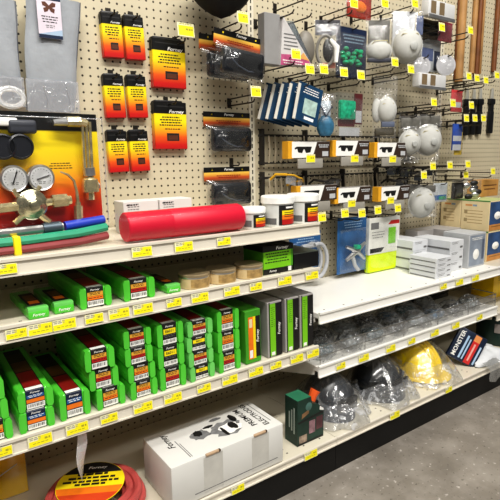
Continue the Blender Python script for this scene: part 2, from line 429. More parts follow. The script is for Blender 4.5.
# ------------------------------------------------------------------ green rod boxes
def mk_green(w, h, d, var, round_=False):
    def f(label):
        t = thing('rod_box', label, 'box', (0, 0, 0), 0, 'green plastic rod boxes')
        g = GREEN2 if round_ else GREEN; b = .55 if round_ else .3
        m = MB(); f0 = -d/2+.28
        m.b2(-w/2+.03, w/2-.03, f0, d/2, 0, h, g, b, 3)
        for sg in (-1, 1):                               # chamfered end ridges either side of the label
            xa = sg*w*.40; m.prism([(xa-w*.10, .28), (xa-w*.06, .02), (xa+w*.06, .02), (xa+w*.10, .28), (xa+w*.10, h-.28), (xa+w*.06, h-.02), (xa-w*.06, h-.02), (xa-w*.10, h-.28)][::1], -d/2, f0+.6, g)
        m.b2(-w/2, w/2, -d/2+1, d/2-.4, h*.47, h*.53, g, .02, 1)     # lid seam
        m.build('shell', t)
        m = MB(); a = w*.27; y = f0-.06
        m.b2(-a, a, y, y+.2, .08, h-.02, INK if var != 'navy' else NAVY, .04, 1)
        z = lambda k: h*k
        y -= .015
        m.text('Forney', min(h*.13, .3), (0, y, z(.87)), WHITE, italic=.25, sx=1.2)
        if var == 'num':
            m.rect(-a*.86, a*.86, z(.52), z(.76), y, YEL); m.text('E6011', h*.17, (0, y-.012, z(.64)), INK)
            m.lines(-a*.85, a*.85, z(.48), h*.075, 2, y, GINK, h=h*.03); m.barcode(-a*.95, a*.95, z(.06), z(.28), y, 2)
        elif var == 'navy':
            m.rect(-a*.9, a*.9, z(.60), z(.76), y, BLUE); m.lines(-a*.8, a*.8, z(.74), h*.07, 2, y-.012, WHITE, h=h*.03)
            m.rect(-a*.95, a*.95, z(.36), z(.55), y, ORG); m.barcode(-a*.95, a*.95, z(.06), z(.32), y, 4)
        else:
            m.rect(-a*.92, a*.92, z(.56), z(.76), y, pm('amber_print', '#e2a73c', .45, var=.2, scale=1.2)); m.lines(-a*.85, a*.85, z(.73), h*.07, 2, y-.012, INK, h=h*.03, seed=8)
            m.rect(-a*.92, a*.92, z(.38), z(.55), y, ORG if var == 'org' else RED); m.lines(-a*.8, a*.8, z(.49), h*.07, 1, y-.012, INK, h=h*.03)
            m.barcode(-a*.95, a*.95, z(.06), z(.34), y, 6)
        m.build('front_label', t)
        m = MB(); ff = f0
        m.b2(-a, a, ff, d/2-1, h-.02, h+.025, INK)
        m.top(-a*.9, a*.9, ff+.05, ff+.7, h+.03, WHITE); m.lines(-a*.85, a*.85, 0, .1, 0, 0, INK)
        m.top(-a*.9, a*.9, ff+.75, ff+d*.36, h+.03, DRED); m.top(-a*.9, a*.9, ff+d*.38, ff+d*.6, h+.03, BROWN); m.top(-a*.9, a*.9, ff+d*.62, ff+d*.8, h+.03, pm('dull_olive', '#3c3218', .5))
        m.build('top_label', t)
        return t
    return f
def stack(px, n, w, h, var, names, lean=0, d=13.6, rnd=False, yf=-15.0, z=Z3):
    x = P(px, 400, yf).x if px > 0 else px
    for k in range(n):
        v = var[k] if isinstance(var, list) else var
        KIT.put((w, h, d, v, rnd), mk_green(w, h, d, v, rnd), (x+lean*k+random.uniform(-.1, .1), yf+d/2+random.uniform(0, .3), z+.02+k*(h+.03)), names[k], rz=random.uniform(-.02, .02))
# third shelf, from left (x of each stack read at the lower box)
X3 = lambda px, py: P(px, py, -15).x
def stk(xc, *a, **k):
    n, w, h, var, names = a; lean = k.get('lean', 0); d = k.get('d', 13.6); rnd = k.get('rnd', False)
    for i in range(n):
        v = var[i] if isinstance(var, list) else var
        KIT.put((w, h, d, v, rnd), mk_green(w, h, d, v, rnd), (xc+lean*i+random.uniform(-.06, .06), -15.05+d/2+random.uniform(0, .25), Z3+.02+i*(h+.035)), names[i], rz=random.uniform(-.015, .015))
stk(5.4, 3, 3.2, 2.05, 'org', ['green rod box cut by the left photo edge, bottom of its stack', 'green rod box cut by the left photo edge, middle of its stack', 'green rod box cut by the left photo edge, top of its stack'], lean=-.1)
stk(9.35, 2, 3.3, 2.05, 'navy', ['green rod box with navy label, lower of the stack of two', 'green rod box with navy label and red top, upper of the stack of two'], lean=.1)
stk(13.0, 1, 3.1, 2.75, ['navy'], ['single deep green rod box with blue and orange label standing alone'])
stk(16.75, 3, 3.15, 2.25, ['org', 'red', 'red'], ['green rod box with crinkled wrapped label, bottom of the stack of three', 'green rod box with red banded label, middle of the stack beside the single deep box', 'red topped green rod box, top of the stack beside the single deep box'], lean=-.38)
stk(20.6, 4, 3.2, 1.98, ['org', 'org', 'red', 'red'], ['green rod box, bottom of the square-ended stack of four', 'green rod box, second from bottom of the square-ended stack of four', 'green rod box, third from bottom of the square-ended stack of four', 'green rod box, top of the square-ended stack of four'], lean=-.12)
stk(24.35, 3, 3.3, 2.6, ['red', 'num', 'num'], ['green rod box with red and amber label below two yellow number boxes', 'green rod box with yellow number block, middle of its stack', 'green rod box with yellow number block, top of its stack'], lean=-.12)
stk(28.1, 4, 3.4, 1.82, ['num', 'red', 'num', 'red'], ['rounded light green rod box, bottom of the rounded stack of four', 'rounded light green rod box, second from bottom of the rounded stack', 'rounded light green rod box, third from bottom of the rounded stack', 'rounded light green rod box, top of the rounded stack of four'], rnd=True)
stk(32.1, 3, 3.2, 2.6, ['red', 'org', 'org'], ['green rod box, bottom of the stack beside the orange striped carton', 'green rod box, middle of the stack beside the orange striped carton', 'green rod box, top of the stack beside the orange striped carton'])
# second shelf boxes
for px, w, h, var, lab, d in ((16.1, 3.3, 2.15, 'org', 'green rod box with orange label, left of the two larger boxes on second shelf', 13), (20.9, 3.6, 2.3, 'red', 'plastic wrapped green rod box, right of the two larger boxes on second shelf', 13)):
    KIT.put((w, h, d, var, False), mk_green(w, h, d, var), (px, -14.6+d/2, Z2+.02), lab)
def mk_flat(w, h, d):
    def f(label):
        t = thing('flat_rod_pack', label, 'box', (0, 0, 0), 0, 'flat green packs on the second shelf')
        m = MB(); m.b2(-w/2, w/2, -d/2, d/2, 0, h*.7, GREEN, .15, 2); m.b2(-w/2+.1, w/2-.1, -d/2+.9, d/2-.3, h*.65, h, CLEARS, .12, 2)
        m.b2(-w/2, w/2, -d/2+.05, -d/2+.9, h*.5, h*1.0, GREEN2, .15, 2); m.build('shell', t)
        m = MB(); m.b2(-w*.34, w*.34, -d/2+1, -d/2+6, h*.96, h*1.03, INK); m.top(-w*.25, w*.25, -d/2+1.4, -d/2+2.6, h*1.04, ORG); m.top(-w*.25, w*.25, -d/2+3, -d/2+5, h*1.04, BROWN)
        m.text('Forney', .4, (0, -d/2-.012, h*.36), WHITE, italic=.2)
        m.build('top_label', t); return t
    return f
KIT.put('flat', mk_flat(1.95, 1.15, 9), (10.4, -10.3, Z2+.02), 'leftmost flat green pack on second shelf with dark label')
KIT.put('flat', None, (12.9, -10.0, Z2+.02), 'flat green pack with yellowish label left of the larger green box')
KIT.put('flat2', mk_flat(1.75, 1.0, 10), (25.1, -9.5, Z2+.02), 'small flat green pack beside the leftmost round tin')

# tall striped cartons
def mk_tall(w, h, d, kind):
    def f(label):
        t = thing('tall_carton', label, 'carton', (0, 0, 0), 0, 'tall striped cartons on the third shelf')
        body = pm('lid_green', '#4a9e2a', .5) if kind == 'o' else pm('carton_grey', '#a7a3a0', .5, var=.05)
        m = MB(); m.b2(-w/2, w/2, -d/2, d/2, 0, h, body, .05, 1); m.build('carton', t)
        m = MB(); y = -d/2-.02; q = w/2
        if kind == 'o':
            m.rect(-q*.62, q*.0, h*.08, h*.88, y, ORG); m.rect(q*.0, q*.32, h*.08, h*.88, y, YEL); m.rect(q*.32, q*.92, h*.1, h*.88, y, INK)
            m.rect(-q*.5, -q*.1, h*.1, h*.25, y-.01, WHITE); m.rect(-q*.5, -q*.1, h*.68, h*.84, y-.01, TAN)
        else:
            m.rect(-q*.66, q*.1, h*.02, h*.97, y, LIME); m.rect(q*.1, q*.99, 0.02, h*.97, y, INK); m.rect(-q*.8, -q*.66, 0, h, y, INK)
            m.rect(-q*.5, -q*.02, h*.03, h*.09, y-.01, WHITE); m.lines(-q*.55, q*.0, h*.9, .28, 10, y-.01, pm('leaf_ink', '#3f6d18', .6), h=.08)
        R = Matrix.Rotation(math.pi/2, 4, 'Y') @ RX90
        m.text('Forney', w*.25, (q*.58, y-.012, h*.5), WHITE, rot=Matrix.Rotation(math.pi/2, 4, 'Y').inverted() @ RX90 if False else Matrix.Rotation(-math.pi/2, 4, 'Y') @ RX90, italic=.2)
        m.build('printed_front', t); return t
    return f
for key, px0, px1, h, lab in (('o', 245, 262, 7.1, 'green carton with orange and yellow stripe, first of the tall cartons'), ('l', 267, 283.5, 7.6, 'grey carton with lime stripe, next to the orange striped carton'),
                              ('l', 284.5, 300.5, 7.75, 'grey carton with lime stripe, second from the shelf end'), ('l', 300.5, 313.5, 7.75, 'grey carton with lime stripe at the shelf end')):
    a, b = P(px0, 330, -14.8), P(px1, 330, -14.8)
    KIT.put('tall'+key, mk_tall(2.42, h, 12.5, key), ((a.x+b.x)/2, -14.8+6.25, Z3+.1), lab, rot=(0, -.02, 0))

# round tins
def mk_tin(r, h):
    def f(label):
        t = thing('round_tin', label, 'tin', (0, 0, 0), 0, 'round tins on the second shelf')
        m = MB(); m.lathe([(r*.96, 0), (r, .08), (r, h*.8), (r*.97, h*.86)], pm('tin_tan', '#d4bd90', .5, var=.1)); m.build('body', t)
        m = MB(); m.lathe([(r*1.03, h*.8), (r*1.04, h*.95), (r*.98, h), (r*.4, h), (0, h)], pm('tin_lid', '#8e7e62', .3, var=.12, coat=.5)); m.lathe([(r*1.02, h*.72), (r*1.035, h*.76), (r*1.03, h*.82)], STEEL); m.build('lid', t)
        m = MB(); m.grid(lambda u, v: ((r+.02)*math.cos(4.0+u*1.5), (r+.02)*math.sin(4.0+u*1.5), h*.12+h*.55*v), 10, 1, pm('tin_label', '#a98c5a', .5, var=.3, scale=2)); m.build('paper_band', t)
        return t
    return f
for px, lab in ((194, 'leftmost round tan tin wrapped in film on the second shelf'), (221, 'middle round tan tin on the second shelf'), (248.5, 'rightmost round tan tin beside the lime and black carton')):
    KIT.put('tin', mk_tin(1.85, 1.75), (P(px, 277, -13.2).x, -13.2, Z2+.02), lab)
# lime and black carton, plain black carton
x, w, zt, zb = BX(263, 246, 293, 274, -14.2)
t = thing('box_of_pads', 'lime green carton with black top and white lettering beside the round tins', 'carton', (x, -14.2+2.2, Z2+.02)); h = 3.75
m = MB(); m.b2(-w/2, w/2, -2.2, 2.2, 0, h, pm('carton_green', '#4f9a25', .5), .04, 1); m.b2(-w/2-.03, w/2+.03, -2.22, 2.2, h-.75, h+.02, INK, .03, 1); m.build('carton', t)
m = MB(); m.rect(-w/2+.05, w/2-.4, .75, h-.75, -2.24, LIME); m.rect(-w/2, w/2, .02, .75, -2.23, INK)
m.text('Forney', .6, (.6, -2.25, h-.36), WHITE, italic=.2, sx=1.2); m.text('Forney', .42, (-.9, -2.25, .4), WHITE, italic=.2); m.lines(-w/2+.3, w/2-.6, h-.95, .38, 4, -2.25, INK, h=.14); m.rect(w/2-.9, w/2-.35, .1, .7, -2.26, WHITE); m.build('printed_front', t)
x, w, zt, zb = BX(294, 250, 318.5, 268, -14.2)
t = thing('black_carton', 'plain black carton with grey top at the second shelf end', 'carton', (x, -14.2+2.6, Z2+.02))
m = MB(); m.b2(-w/2, w/2, -2.6, 2.6, 0, 2.1, BLACK, .03, 1); m.build('carton', t)
m = MB(); m.b2(-w/2+.02, w/2-.02, -2.58, 2.6, 2.1, 2.22, pm('grey_green_lid', '#5a6158', .5), .02, 1); m.build('lid', t)

# ------------------------------------------------------------------ top shelf goods
# torch set
kx, ky = 19.2, -10.6
t = thing('torch_set', 'gas torch set with gauges and goggles in a clear clamshell on top shelf', 'torch set', (kx, ky, Z1+.03), rz=.06)
W_, H_ = 15.5, 13.6
def K(px, py, Y=-10.6):
    p = P(px, py, Y); return p.x-kx, p.z-Z1
m = MB(); m.b2(-W_, -.3, .35, .45, 1.6, H_, ramp_mat('torch_card', [(0, '#b81d17'), (.2, '#c92a17'), (.36, '#dd641c'), (.52, '#eeb222'), (.70, '#f2d81f'), (.845, '#f2d81f'), (.855, '#141414'), (1, '#141414')])); m.build('backing_card', t)
m = MB()
m.lines(-5.7, -3.2, 8.6, .25, 3, .33, INK, h=.08, seed=4); m.text('Forney', .55, (-9.8, .33, 12.9), WHITE, italic=.2)
m.build('card_print', t)
m = MB(); m.b2(-W_-.3, 0, -2.6, .5, 0, .12, CLEARS); m.b2(-W_-.3, 0, .46, .52, 0, H_+.3, CLEARS, .02, 1); m.tube([(-W_, -1.45, H_-.6), (-.45, -1.45, H_-.6), (-.4, -1.45, 2.2)], .07, CLEARD, n=5)
m.grid(lambda u, v: (-W_+.2+(W_-.6)*u, -1.6+.12*math.sin(7*u)*math.sin(5*v), 2.2+(H_-2.8)*v), 12, 10, CLEARF); m.side(-1.5, .4, 2.2, H_-.6, -.4, CLEARF)
x0, z0 = K(11, 98); m.tube([(x0+1.15*math.cos(a*.314), .45, z0+.85*math.sin(a*.314)) for a in range(20)], .28, clear('frost', haze=.28), closed=True); m.b2(x0-1.2, x0+1.2, .4, .5, H_, z0-.6, CLEARS)
m.build('clamshell', t)
for px, py, ang in ((12.5, 179, 1.2), (40, 178, .3)):
    x0, z0 = K(px, py, -11.5); X = Matrix.Translation((x0, -.75, z0)) @ RX90
    m = MB(); m.lathe([(1.05, -1.0), (1.28, -.9), (1.3, .1), (1.22, .2), (1.1, .12)], STEEL, X=X); m.lathe([(1.08, .15), (0, .15)], pm('dial', '#f2f3f3', .3), X=X)
    for k in range(15):
        a = -.7+k*(math.pi+1.4)/14; m.box((x0+.86*math.cos(a), -.92, z0+.86*math.sin(a)), (.06, .02, .06), INK)
    m.tube([(x0-.5*math.cos(ang), -.96, z0-.5*math.sin(ang)), (x0+.75*math.cos(ang), -.96, z0+.75*math.sin(ang))], .06, INK, n=5)
    m.lines(x0-.4, x0+.4, z0-.35, .15, 2, -.92, GINK, h=.06)
    m.build('gauge', t)
x0, z0 = K(31, 205, -11.8); X = Matrix.Translation((x0, -.7, z0)) @ RX90
m = MB(); m.lathe([(1.5, -1), (1.62, -.4), (1.5, .25), (1.25, .45), (1.1, .5), (.75, .9), (.5, 1.0), (.5, 1.35), (.34, 1.45), (0, 1.45)], BRONZE, X=X, n=32)
m.tube([(x0+1.3, -.7, z0+.1), (x0+2.1, -.7, z0+.15)], .42, BRASS, n=10); m.tube([(x0+2.0, -.7, z0+.15), (x0+3.5, -.7, z0+.2)], .72, BRASS, n=6); m.tube([(x0+3.5, -.7, z0+.2), (x0+3.9, -.7, z0+.2)], .5, BRASS, n=10)
m.tube([(x0-.9, -.8, z0-1.0), (x0-1.8, -.9, z0-1.7)], .28, BRASS); m.tube([(x0+.7, -.8, z0-1.1), (x0+1.5, -.9, z0-1.9)], .35, BRASS)
m.tube([(x0-1.2, -.7, z0+.9), (x0-1.6, -.7, z0+1.6)], .3, BRASS); m.tube([(x0+.6, -.7, z0+1.2), (x0+.9, -.7, z0+1.8)], .3, BRASS)
m.tube([(x0-1.3, -.7, z0-.1), (x0-3.2, -.7, z0-.2)], .5, BRASS, n=6)
m.build('regulator_body', t)
a = [K(*q, -11.2) for q in ((52, 123), (66, 122), (79, 122), (86, 124), (87, 135), (88, 168), (89, 176), (90, 200))]
m = MB(); v = lambda q, y=-.55: (q[0], y, q[1])
m.tube([v(a[0]), v(a[1])], [.28, .42], STEEL, n=10); m.tube([v(a[1]), v(a[2])], [.5, .55], BRASS, n=8); m.tube([v(a[2]), v(a[3])], .42, BRASS)
for dx in (-.42, .0, .38): m.tube([(a[3][0]+dx-.05, -.55-.1*abs(dx), a[3][1]+.2), (a[5][0]+dx, -.55, a[5][1])], .17, BRASS)
m.tube([v(a[5]), v(a[6])], .62, STEEL, n=12); m.lathe([(.3, -.9), (.85, -.7), (.9, 0), (.8, .6), (.4, .9)], BRASS, n=12, c=(a[6][0], -.6, a[6][1]-1.0)); m.tube([v(a[6]), v(a[7])], .42, BRASS, n=6)
m.tube([(a[7][0]+.5, -.6, a[7][1]+1.4), (a[7][0]+1.0, -.6, a[7][1]+1.5)], .4, STEEL, n=6)
m.build('torch_handle', t)
a = [K(*q, -11.2) for q in ((59, 172), (67, 175), (73, 181), (76, 192), (77.5, 206), (78, 219))]
m = MB(); m.tube([v(q) for q in a[:5]], [.1, .13, .15, .17, .2], BRASS); m.tube([v(a[4]), v(a[5])], .45, BRASS, n=6); m.tube([(a[4][0], -.55, a[4][1]+.4), v(a[4])], .3, BRASS)
m.build('welding_tip', t)
m = MB(); 
for px in (1.5, 19.5):
    x0, z0 = K(px, 147, -11.6); X = Matrix.Translation((x0, -.75, z0)) @ RX90
    m.lathe([(1.15, -.9), (1.25, -.2), (1.2, .1), (1.05, .2), (1.0, .05), (0, .05)], pm('goggle_black', '#22242a', .3), X=X)
x0, z0 = K(22, 127, -11.6); m.box((x0, -.4, z0), (2.6, .9, 1.3), pm('strap_dark', '#3a3d46', .5), .3, 3); x0, z0 = K(0, 122, -11.6); m.box((x0, -.4, z0), (3, .6, .8), WHITE, .2)
m.build('goggles', t)
z0 = .92
m = MB(); m.tube([(-15, -1.6, z0-.45), (-9, -1.9, z0-.42), (-4, -1.8, z0-.35), (-.7, -1.5, z0-.1)], .42, pm('hose_red', '#8a3a3c', .5)); m.build('red_hose', t)
m = MB(); m.tube([(-15, -1.5, z0+.35), (-9, -1.8, z0+.35), (-4, -1.7, z0+.5), (-.7, -1.4, z0+.8)], .45, pm('hose_green', '#2f9a76', .5)); m.build('green_hose', t)
m = MB(); m.tube([(-5, -1.0, z0+1.25), (-.7, -.8, z0+1.55)], .5, pm('hose_blue', '#2743b8', .4), n=12); m.build('blue_sleeve', t)
m = MB(); m.tube([(-15, -1.0, z0+1.1), (-5.2, -1.0, z0+1.25)], .45, STEEL, n=10); m.tube([(-7.2, -1.0, z0+1.2), (-5.4, -1.0, z0+1.25)], .6, pm('lighter_grey', '#53606a', .4, metal=.5), n=12); m.build('striker', t)
m = MB(); m.box((-10.0, -1.85, z0-.05), (.7, 1.1, 1.9), YEL, .2); m.build('hose_tie', t)

# red roll
a, b = P(121, 229, -12.6), P(235, 218, -12.6); r = 1.64
t = thing('fabric_roll', 'bright red roll wrapped in clear film lying along the top shelf', 'roll', ((a.x+b.x)/2, -13.5, Z1+.08+r)); hl = (b.x-a.x)/2
PINK = pm('roll_red', '#cf0f34', .45, var=.06, scale=.15)
Xr = Matrix.Rotation(math.pi/2, 4, 'Y')
m = MB(); m.lathe([(0, -hl), (r*.9, -hl), (r*.97, -hl+.12), (r*.985, -hl+5.2), (r*.97, -hl+5.3), (r, -hl+5.4), (r, hl-.3), (r*.9, hl), (0, hl)], PINK, n=32, X=Xr); m.build('roll', t)
m = MB(); m.lathe([(r*1.03, -hl-.9), (r*1.0, -hl-.1), (r*1.02, -hl+5.25), (r*1.025, hl-.2), (r*.7, hl+.05)], CLEARF, n=32, X=Xr); m.build('film_wrap', t)

# jars
def mk_jar(label, r=2.15, h=3.95, lidh=1.0):
    t = thing('jar', label, 'jar', (0, 0, 0), 0, 'white lidded jars on the top shelf')
    m = MB(); m.lathe([(r*.93, 0), (r*.96, .08), (r*.96, h-lidh*.9), (r*.9, h-lidh*.8)], pm('jar_white', '#d9dad6', .3), n=36); m.build('body', t)
    m = MB(); m.lathe([(r*1.0, h-lidh), (r*1.03, h-lidh+.05), (r*1.03, h-.18), (r*.98, h-.03), (r*.9, h), (0, h)], pm('lid_white', '#f1f1ed', .35), n=36); m.build('lid', t)
    m = MB(); q = r*.972
    def arc(a0, a1, z0, z1, mt, rr): m.grid(lambda u, v: (rr*math.cos(a0+(a1-a0)*u), rr*math.sin(a0+(a1-a0)*u), z0+(z1-z0)*v), 14, 1, mt)
    f = math.radians(245)
    lo, hi = .25, h-lidh-.15
    arc(f-.15, f+2.3, lo, hi, INK, q); arc(f+.05, f+1.35, lo+.08, lo+(hi-lo)*.30, RED, q+.015); arc(f+.05, f+1.35, lo+(hi-lo)*.28, lo+(hi-lo)*.52, ORG, q+.015); arc(f+.05, f+1.35, lo+(hi-lo)*.5, lo+(hi-lo)*.74, YEL, q+.015)
    for k in range(3): arc(f+.2, f+1.15, lo+(hi-lo)*(.42+k*.1), lo+(hi-lo)*(.45+k*.1), INK, q+.025)
    arc(f+.3, f+1.0, lo+(hi-lo)*.84, lo+(hi-lo)*.93, WHITE, q+.02)
    arc(f-1.9, f-.3, lo+.1, lo+.9, GINK, q)
    m.build('wrap_label', t); return t
x = P(253, 222, -13.4).x; KIT.put('jar1', lambda l: mk_jar(l, 1.6, 2.75, .75), (x, -13.4, Z1+.03), 'smallest white lidded jar beside the end of the red roll')
x = P(277.5, 213, -13.3).x; KIT.put('jar2', mk_jar, (x, -13.3, Z1+.03), 'large white lidded jar between the small jar and the shelf end')
x = P(302, 209, -13).x; KIT.put('jar2', None, (x+.1, -13, Z1+.03), 'large white lidded jar at the shelf end')
# small white cartons behind the roll
def mk_wc(label, w=4.5, d=3, h=3.9):
    t = thing('small_carton', label, 'carton', (0, 0, 0), 0, 'small white cartons behind the red roll')
    m = MB(); m.b2(-w/2, w/2, -d/2, d/2, 0, h, WCARD, .05, 1); m.build('carton', t)
    m = MB(); m.lines(-w*.4, -w*.05, h-.3, .3, 5, -d/2-.02, GINK, h=.1, seed=2); m.lines(-w*.42, -w*.12, h-.35, .3, 1, -d/2-.03, INK, h=.14); m.build('printed_front', t); return t
x, w, zt, zb = BX(125, 198, 157, 214, -8); KIT.put('wc', mk_wc, (x, -6.5, Z1+.03), 'small white carton behind the red roll, left one')
x, w, zt, zb = BX(159, 196, 191, 213, -8); KIT.put('wc', None, (x+.1, -6.5, Z1+.03), 'small white carton behind the red roll, right one')

# ------------------------------------------------------------------ pegboard left bay
def mk_hook(L, tagged, tw=1.75, th=1.5, light=False):
    def f(label):
        t = thing('peg_hook', label, 'hook', (0, 0, 0), 0, 'wire hooks on the pegboard')
        wm = CHROME if light else WIRE
        m = MB(); m.tube([(0, 0, .0), (0, -L*.9, .0), (0, -L*.97, .12), (0, -L, .45)], .11, wm, n=6); m.b2(-.35, .35, -.12, -.02, -.3, 1.1, wm, .03, 1); m.build('prong', t)
        if tagged:
            m = MB(); m.tube([(0, -.05, .95), (0, -L, 1.05), (0, -L-.25, 1.2)], .10, wm, n=6); m.build('label_arm', t)
            m = MB(); X = Matrix.Translation((0, -L-.32, 1.35)) @ Matrix.Rotation(-.12, 4, 'X')
            m.X = X; m.b2(-tw/2, tw/2, -.03, .03, -th/2, th/2, TAGW, .03, 1); m.rect(-tw*.44, tw*.44, -th*.42, th*.30, -.045, TAGY); m.lines(-.1, tw*.4, .2, .2, 1, -.055, pm('tag_ink', '#8d8740', .6), h=.25); m.lines(-tw*.4, tw*.4, th*.44, .2, 1, -.05, pm('tag_ink', '#8d8740', .6), h=.08)
            m.build('price_tag', t)
        return t
    return f
def hook(x, z, L, label, tagged=True, light=False):      # z = height of the carrying prong
    return KIT.put(('hook', L, tagged, light), mk_hook(L, tagged, light=light), (x, .03, z), label)
def tag_hook(px, py, L, label, light=False):
    p = P(px, py, -L-.3); return hook(p.x, p.z-1.35, L, label, True, light)

CARD = ramp_mat('carded_pack', [(0, '#b3181b'), (.10, '#c4221c'), (.26, '#dd5a1f'), (.44, '#efb022'), (.58, '#f4dd1e'), (.745, '#f4dd1e'), (.755, '#131313'), (1, '#131313')])
def mk_pack(w, h, d, lumpy=True):
    def f(label):
        t = thing('carded_pack', label, 'pack', (0, 0, 0), 0, 'black yellow and red packs on hooks')
        m = MB(); m.b2(-w/2, w/2, -d/2, d/2, -h, 0, CARD, .08, 1); m.build('card', t)
        m = MB(); y = -d/2-.02
        m.text('Forney', w*.13, (w*.18, y, -h*.205), WHITE, italic=.25, sx=1.25); m.rect(-w*.42, w*.42, -h*.11, -h*.085, y, pm('soft_black', '#2c2c2c', .4))
        m.lines(-w*.36, w*.36, -h*.31, h*.055, 4, y, INK, h=h*.025, seed=int(w*10)); m.lines(-w*.2, w*.3, -h*.56, h*.05, 1, y, INK, h=h*.02)
        m.rect(-w*.14, w*.24, -h*.82, -h*.66, y, INK); m.rect(-w*.10, w*.2, -h*.80, -h*.70, y-.01, pm('window_brown', '#5a2e1a', .5))
        m.build('print', t)
        m = MB()
        rn = random.Random(3)
        m.b2(-w*.44, w*.40, -d*.35, d*.4, -.3, .22, BLACK, .12, 2); m.b2(-w*.5, -w*.38, -d*.3, d*.3, -h*.28, .1, BLACK, .08, 1)
        m.build('folded_top', t); return t
    return f
for k, (b, Y, lab) in enumerate((((100, 13, 124, 61), -.9, 'small black and yellow pack, top left of six'), ((125, 16, 145, 63), -1.1, 'small black and yellow pack, top right of six'),
        ((104, 75, 125, 120), -1.0, 'small black and yellow pack, middle left of six'), ((127, 76, 147.5, 119), -1.0, 'small black and yellow pack, middle right of six'),
        ((108.5, 131, 127.5, 173), -1.0, 'small black and yellow pack, bottom left of six'), ((130, 131, 149, 173), -1.0, 'small black and yellow pack, bottom right of six'))):
    x, w, zt, zb = BX(*b, Y)
    KIT.put('packs', mk_pack(2.62, 5.25, .9), (x, -.44, zt), lab+' beside the torch set', rot=(0, -.035, 0))
    hook(x, zt-.35, 2.2, lab.replace('small black and yellow pack,', 'short wire hook through the small pack at'), False)
for b, lab in (((151, 39, 187, 89), 'large black and yellow pack on the upper hook right of the small packs'), ((153, 102, 188, 151), 'large black and yellow pack on the lower hook right of the small packs')):
    x, w, zt, zb = BX(*b, -.9)
    KIT.put('packl', mk_pack(4.9, 6.3, 1.0), (x, -.48, zt), lab)
x, w, zt, zb = BX(153, 102, 188, 151, -1.3); hook(x, zt-.3, 3.2, 'wire hook without tag above the lower large pack', False)
p = P(186, 30, -3.3); KIT.put('bighook', mk_hook(3.0, True, 2.5, 1.75), (p.x, .03, p.z-1.35), 'wire hook with wide price tag above the upper large pack')

# welding gauntlets
def sleeve(name, label, px, Y, card):
    pts = [P(*q, Y) for q in px]; xl = lambda v: pts[0].x+(pts[3].x-pts[0].x)*v; xr = lambda v: pts[1].x+(pts[2].x-pts[1].x)*v
    zt, zb = pts[0].z, pts[2].z; c = (pts[0].x+pts[1].x)/2
    t = thing(name, label, 'gauntlet', (c, Y, zb), 0, 'pale grey gauntlets')
    LE = pm('pale_leather', '#989ca1', .8, var=.08, scale=.5, bump=.4, bscale=2)
    m = MB()
    for sg in (-1, 1):
        def fn(u, v, sg=sg):
            vv = 1-v; x0, x1 = xl(vv)-c, xr(vv)-c
            e = max(0, 1-(2*u-1)**4)**.5
            return (x0+(x1-x0)*u+.1*math.sin(9*v), sg*(.55*e*(1+.12*math.sin(8*u+6*v)))-.1*math.sin(5*v), (zt-zb)*v)
        m.grid(fn, 14, 18, LE)
    m.build('body', t)
    m = MB()
    for f in (.28, .72): m.tube([(xl(.5)-c+(xr(.5)-xl(.5))*f+.15*math.sin(5*k/8), -.68-.04*k/8, (zt-zb)*(.02+.2*k/8)) for k in range(9)], .05, INK, n=5)
    m.tube([(xr(1-k/12)-c-.08, -.05, (zt-zb)*k/12) for k in range(13)], .07, pm('seam_grey', '#55575c', .8), n=5)
    m.build('stitching', t)
    m = MB(); w0 = xr(.8)-xl(.8); m.b2(xl(.85)-c-.1, xr(.85)-c+.2, -.85, -.8, -.2, (zt-zb)*.27, CLEARD); m.build('plastic_sleeve', t)
    if card:
        a, b, d = P(36, 0, Y-.9), P(63, 40, Y-.9), P(48, -5, Y-.9)
        o = MB(); w, h = b.x-a.x, d.z-b.z+.1; y = -.95
        o.b2(-w/2, w/2, y, y+.05, 0, h, pm('lavender_card', '#d6ccd6', .5))
        o.rect(-w/2, w/2, h*.86, h, y-.01, NAVY); o.rect(-w/2, w/2, 0, h*.08, y-.01, NAVY); o.polyf([(-w/2, h*.08), (w/2, h*.08), (w/2, h*.22)], y-.01, pm('pale_blue_print', '#9fb3c9', .5))
        bf = pm('butterfly_print', '#5a2d1a', .5, var=.3)
        for sg in (-1, 1):
            pts2 = [(0, .15), (sg*.25, .42), (sg*.5, .38), (sg*.46, .1), (sg*.2, 0), (sg*.42, -.1), (sg*.36, -.42), (sg*.12, -.32), (0, -.1)]
            o.polyf([(p[0]*1.5, h*.7+p[1]*1.35) for p in (pts2 if sg > 0 else pts2[::-1])], y-.02, bf)
        o.lines(-w*.35, w*.35, h*.5, .28, 3, y-.015, INK, h=.1, seed=2); o.lines(-w*.2, w*.2, h*.3, .2, 2, y-.015, GINK, h=.08)
        ob = o.build('hang_tag', t); ob.location = Vector(((a.x+b.x)/2-c, 0, b.z-zb))*S
        ob['label'] = 'white hang tag with a brown butterfly emblem'
    return t
sleeve('welding_gauntlet', 'long pale grey gauntlet with butterfly tag hanging above the torch set', [(25, -6), (80, -6), (74, 112), (26, 112)], -1.6, True)
sleeve('welding_gauntlet', 'long pale grey gauntlet cut off by the left photo edge', [(-32, -6), (15, -6), (22, 106), (-22, 106)], -1.6, False)
p = P(50, -8, -1); hook(p.x, p.z, 3.0, 'wire hook at top left carrying the gauntlet', False)

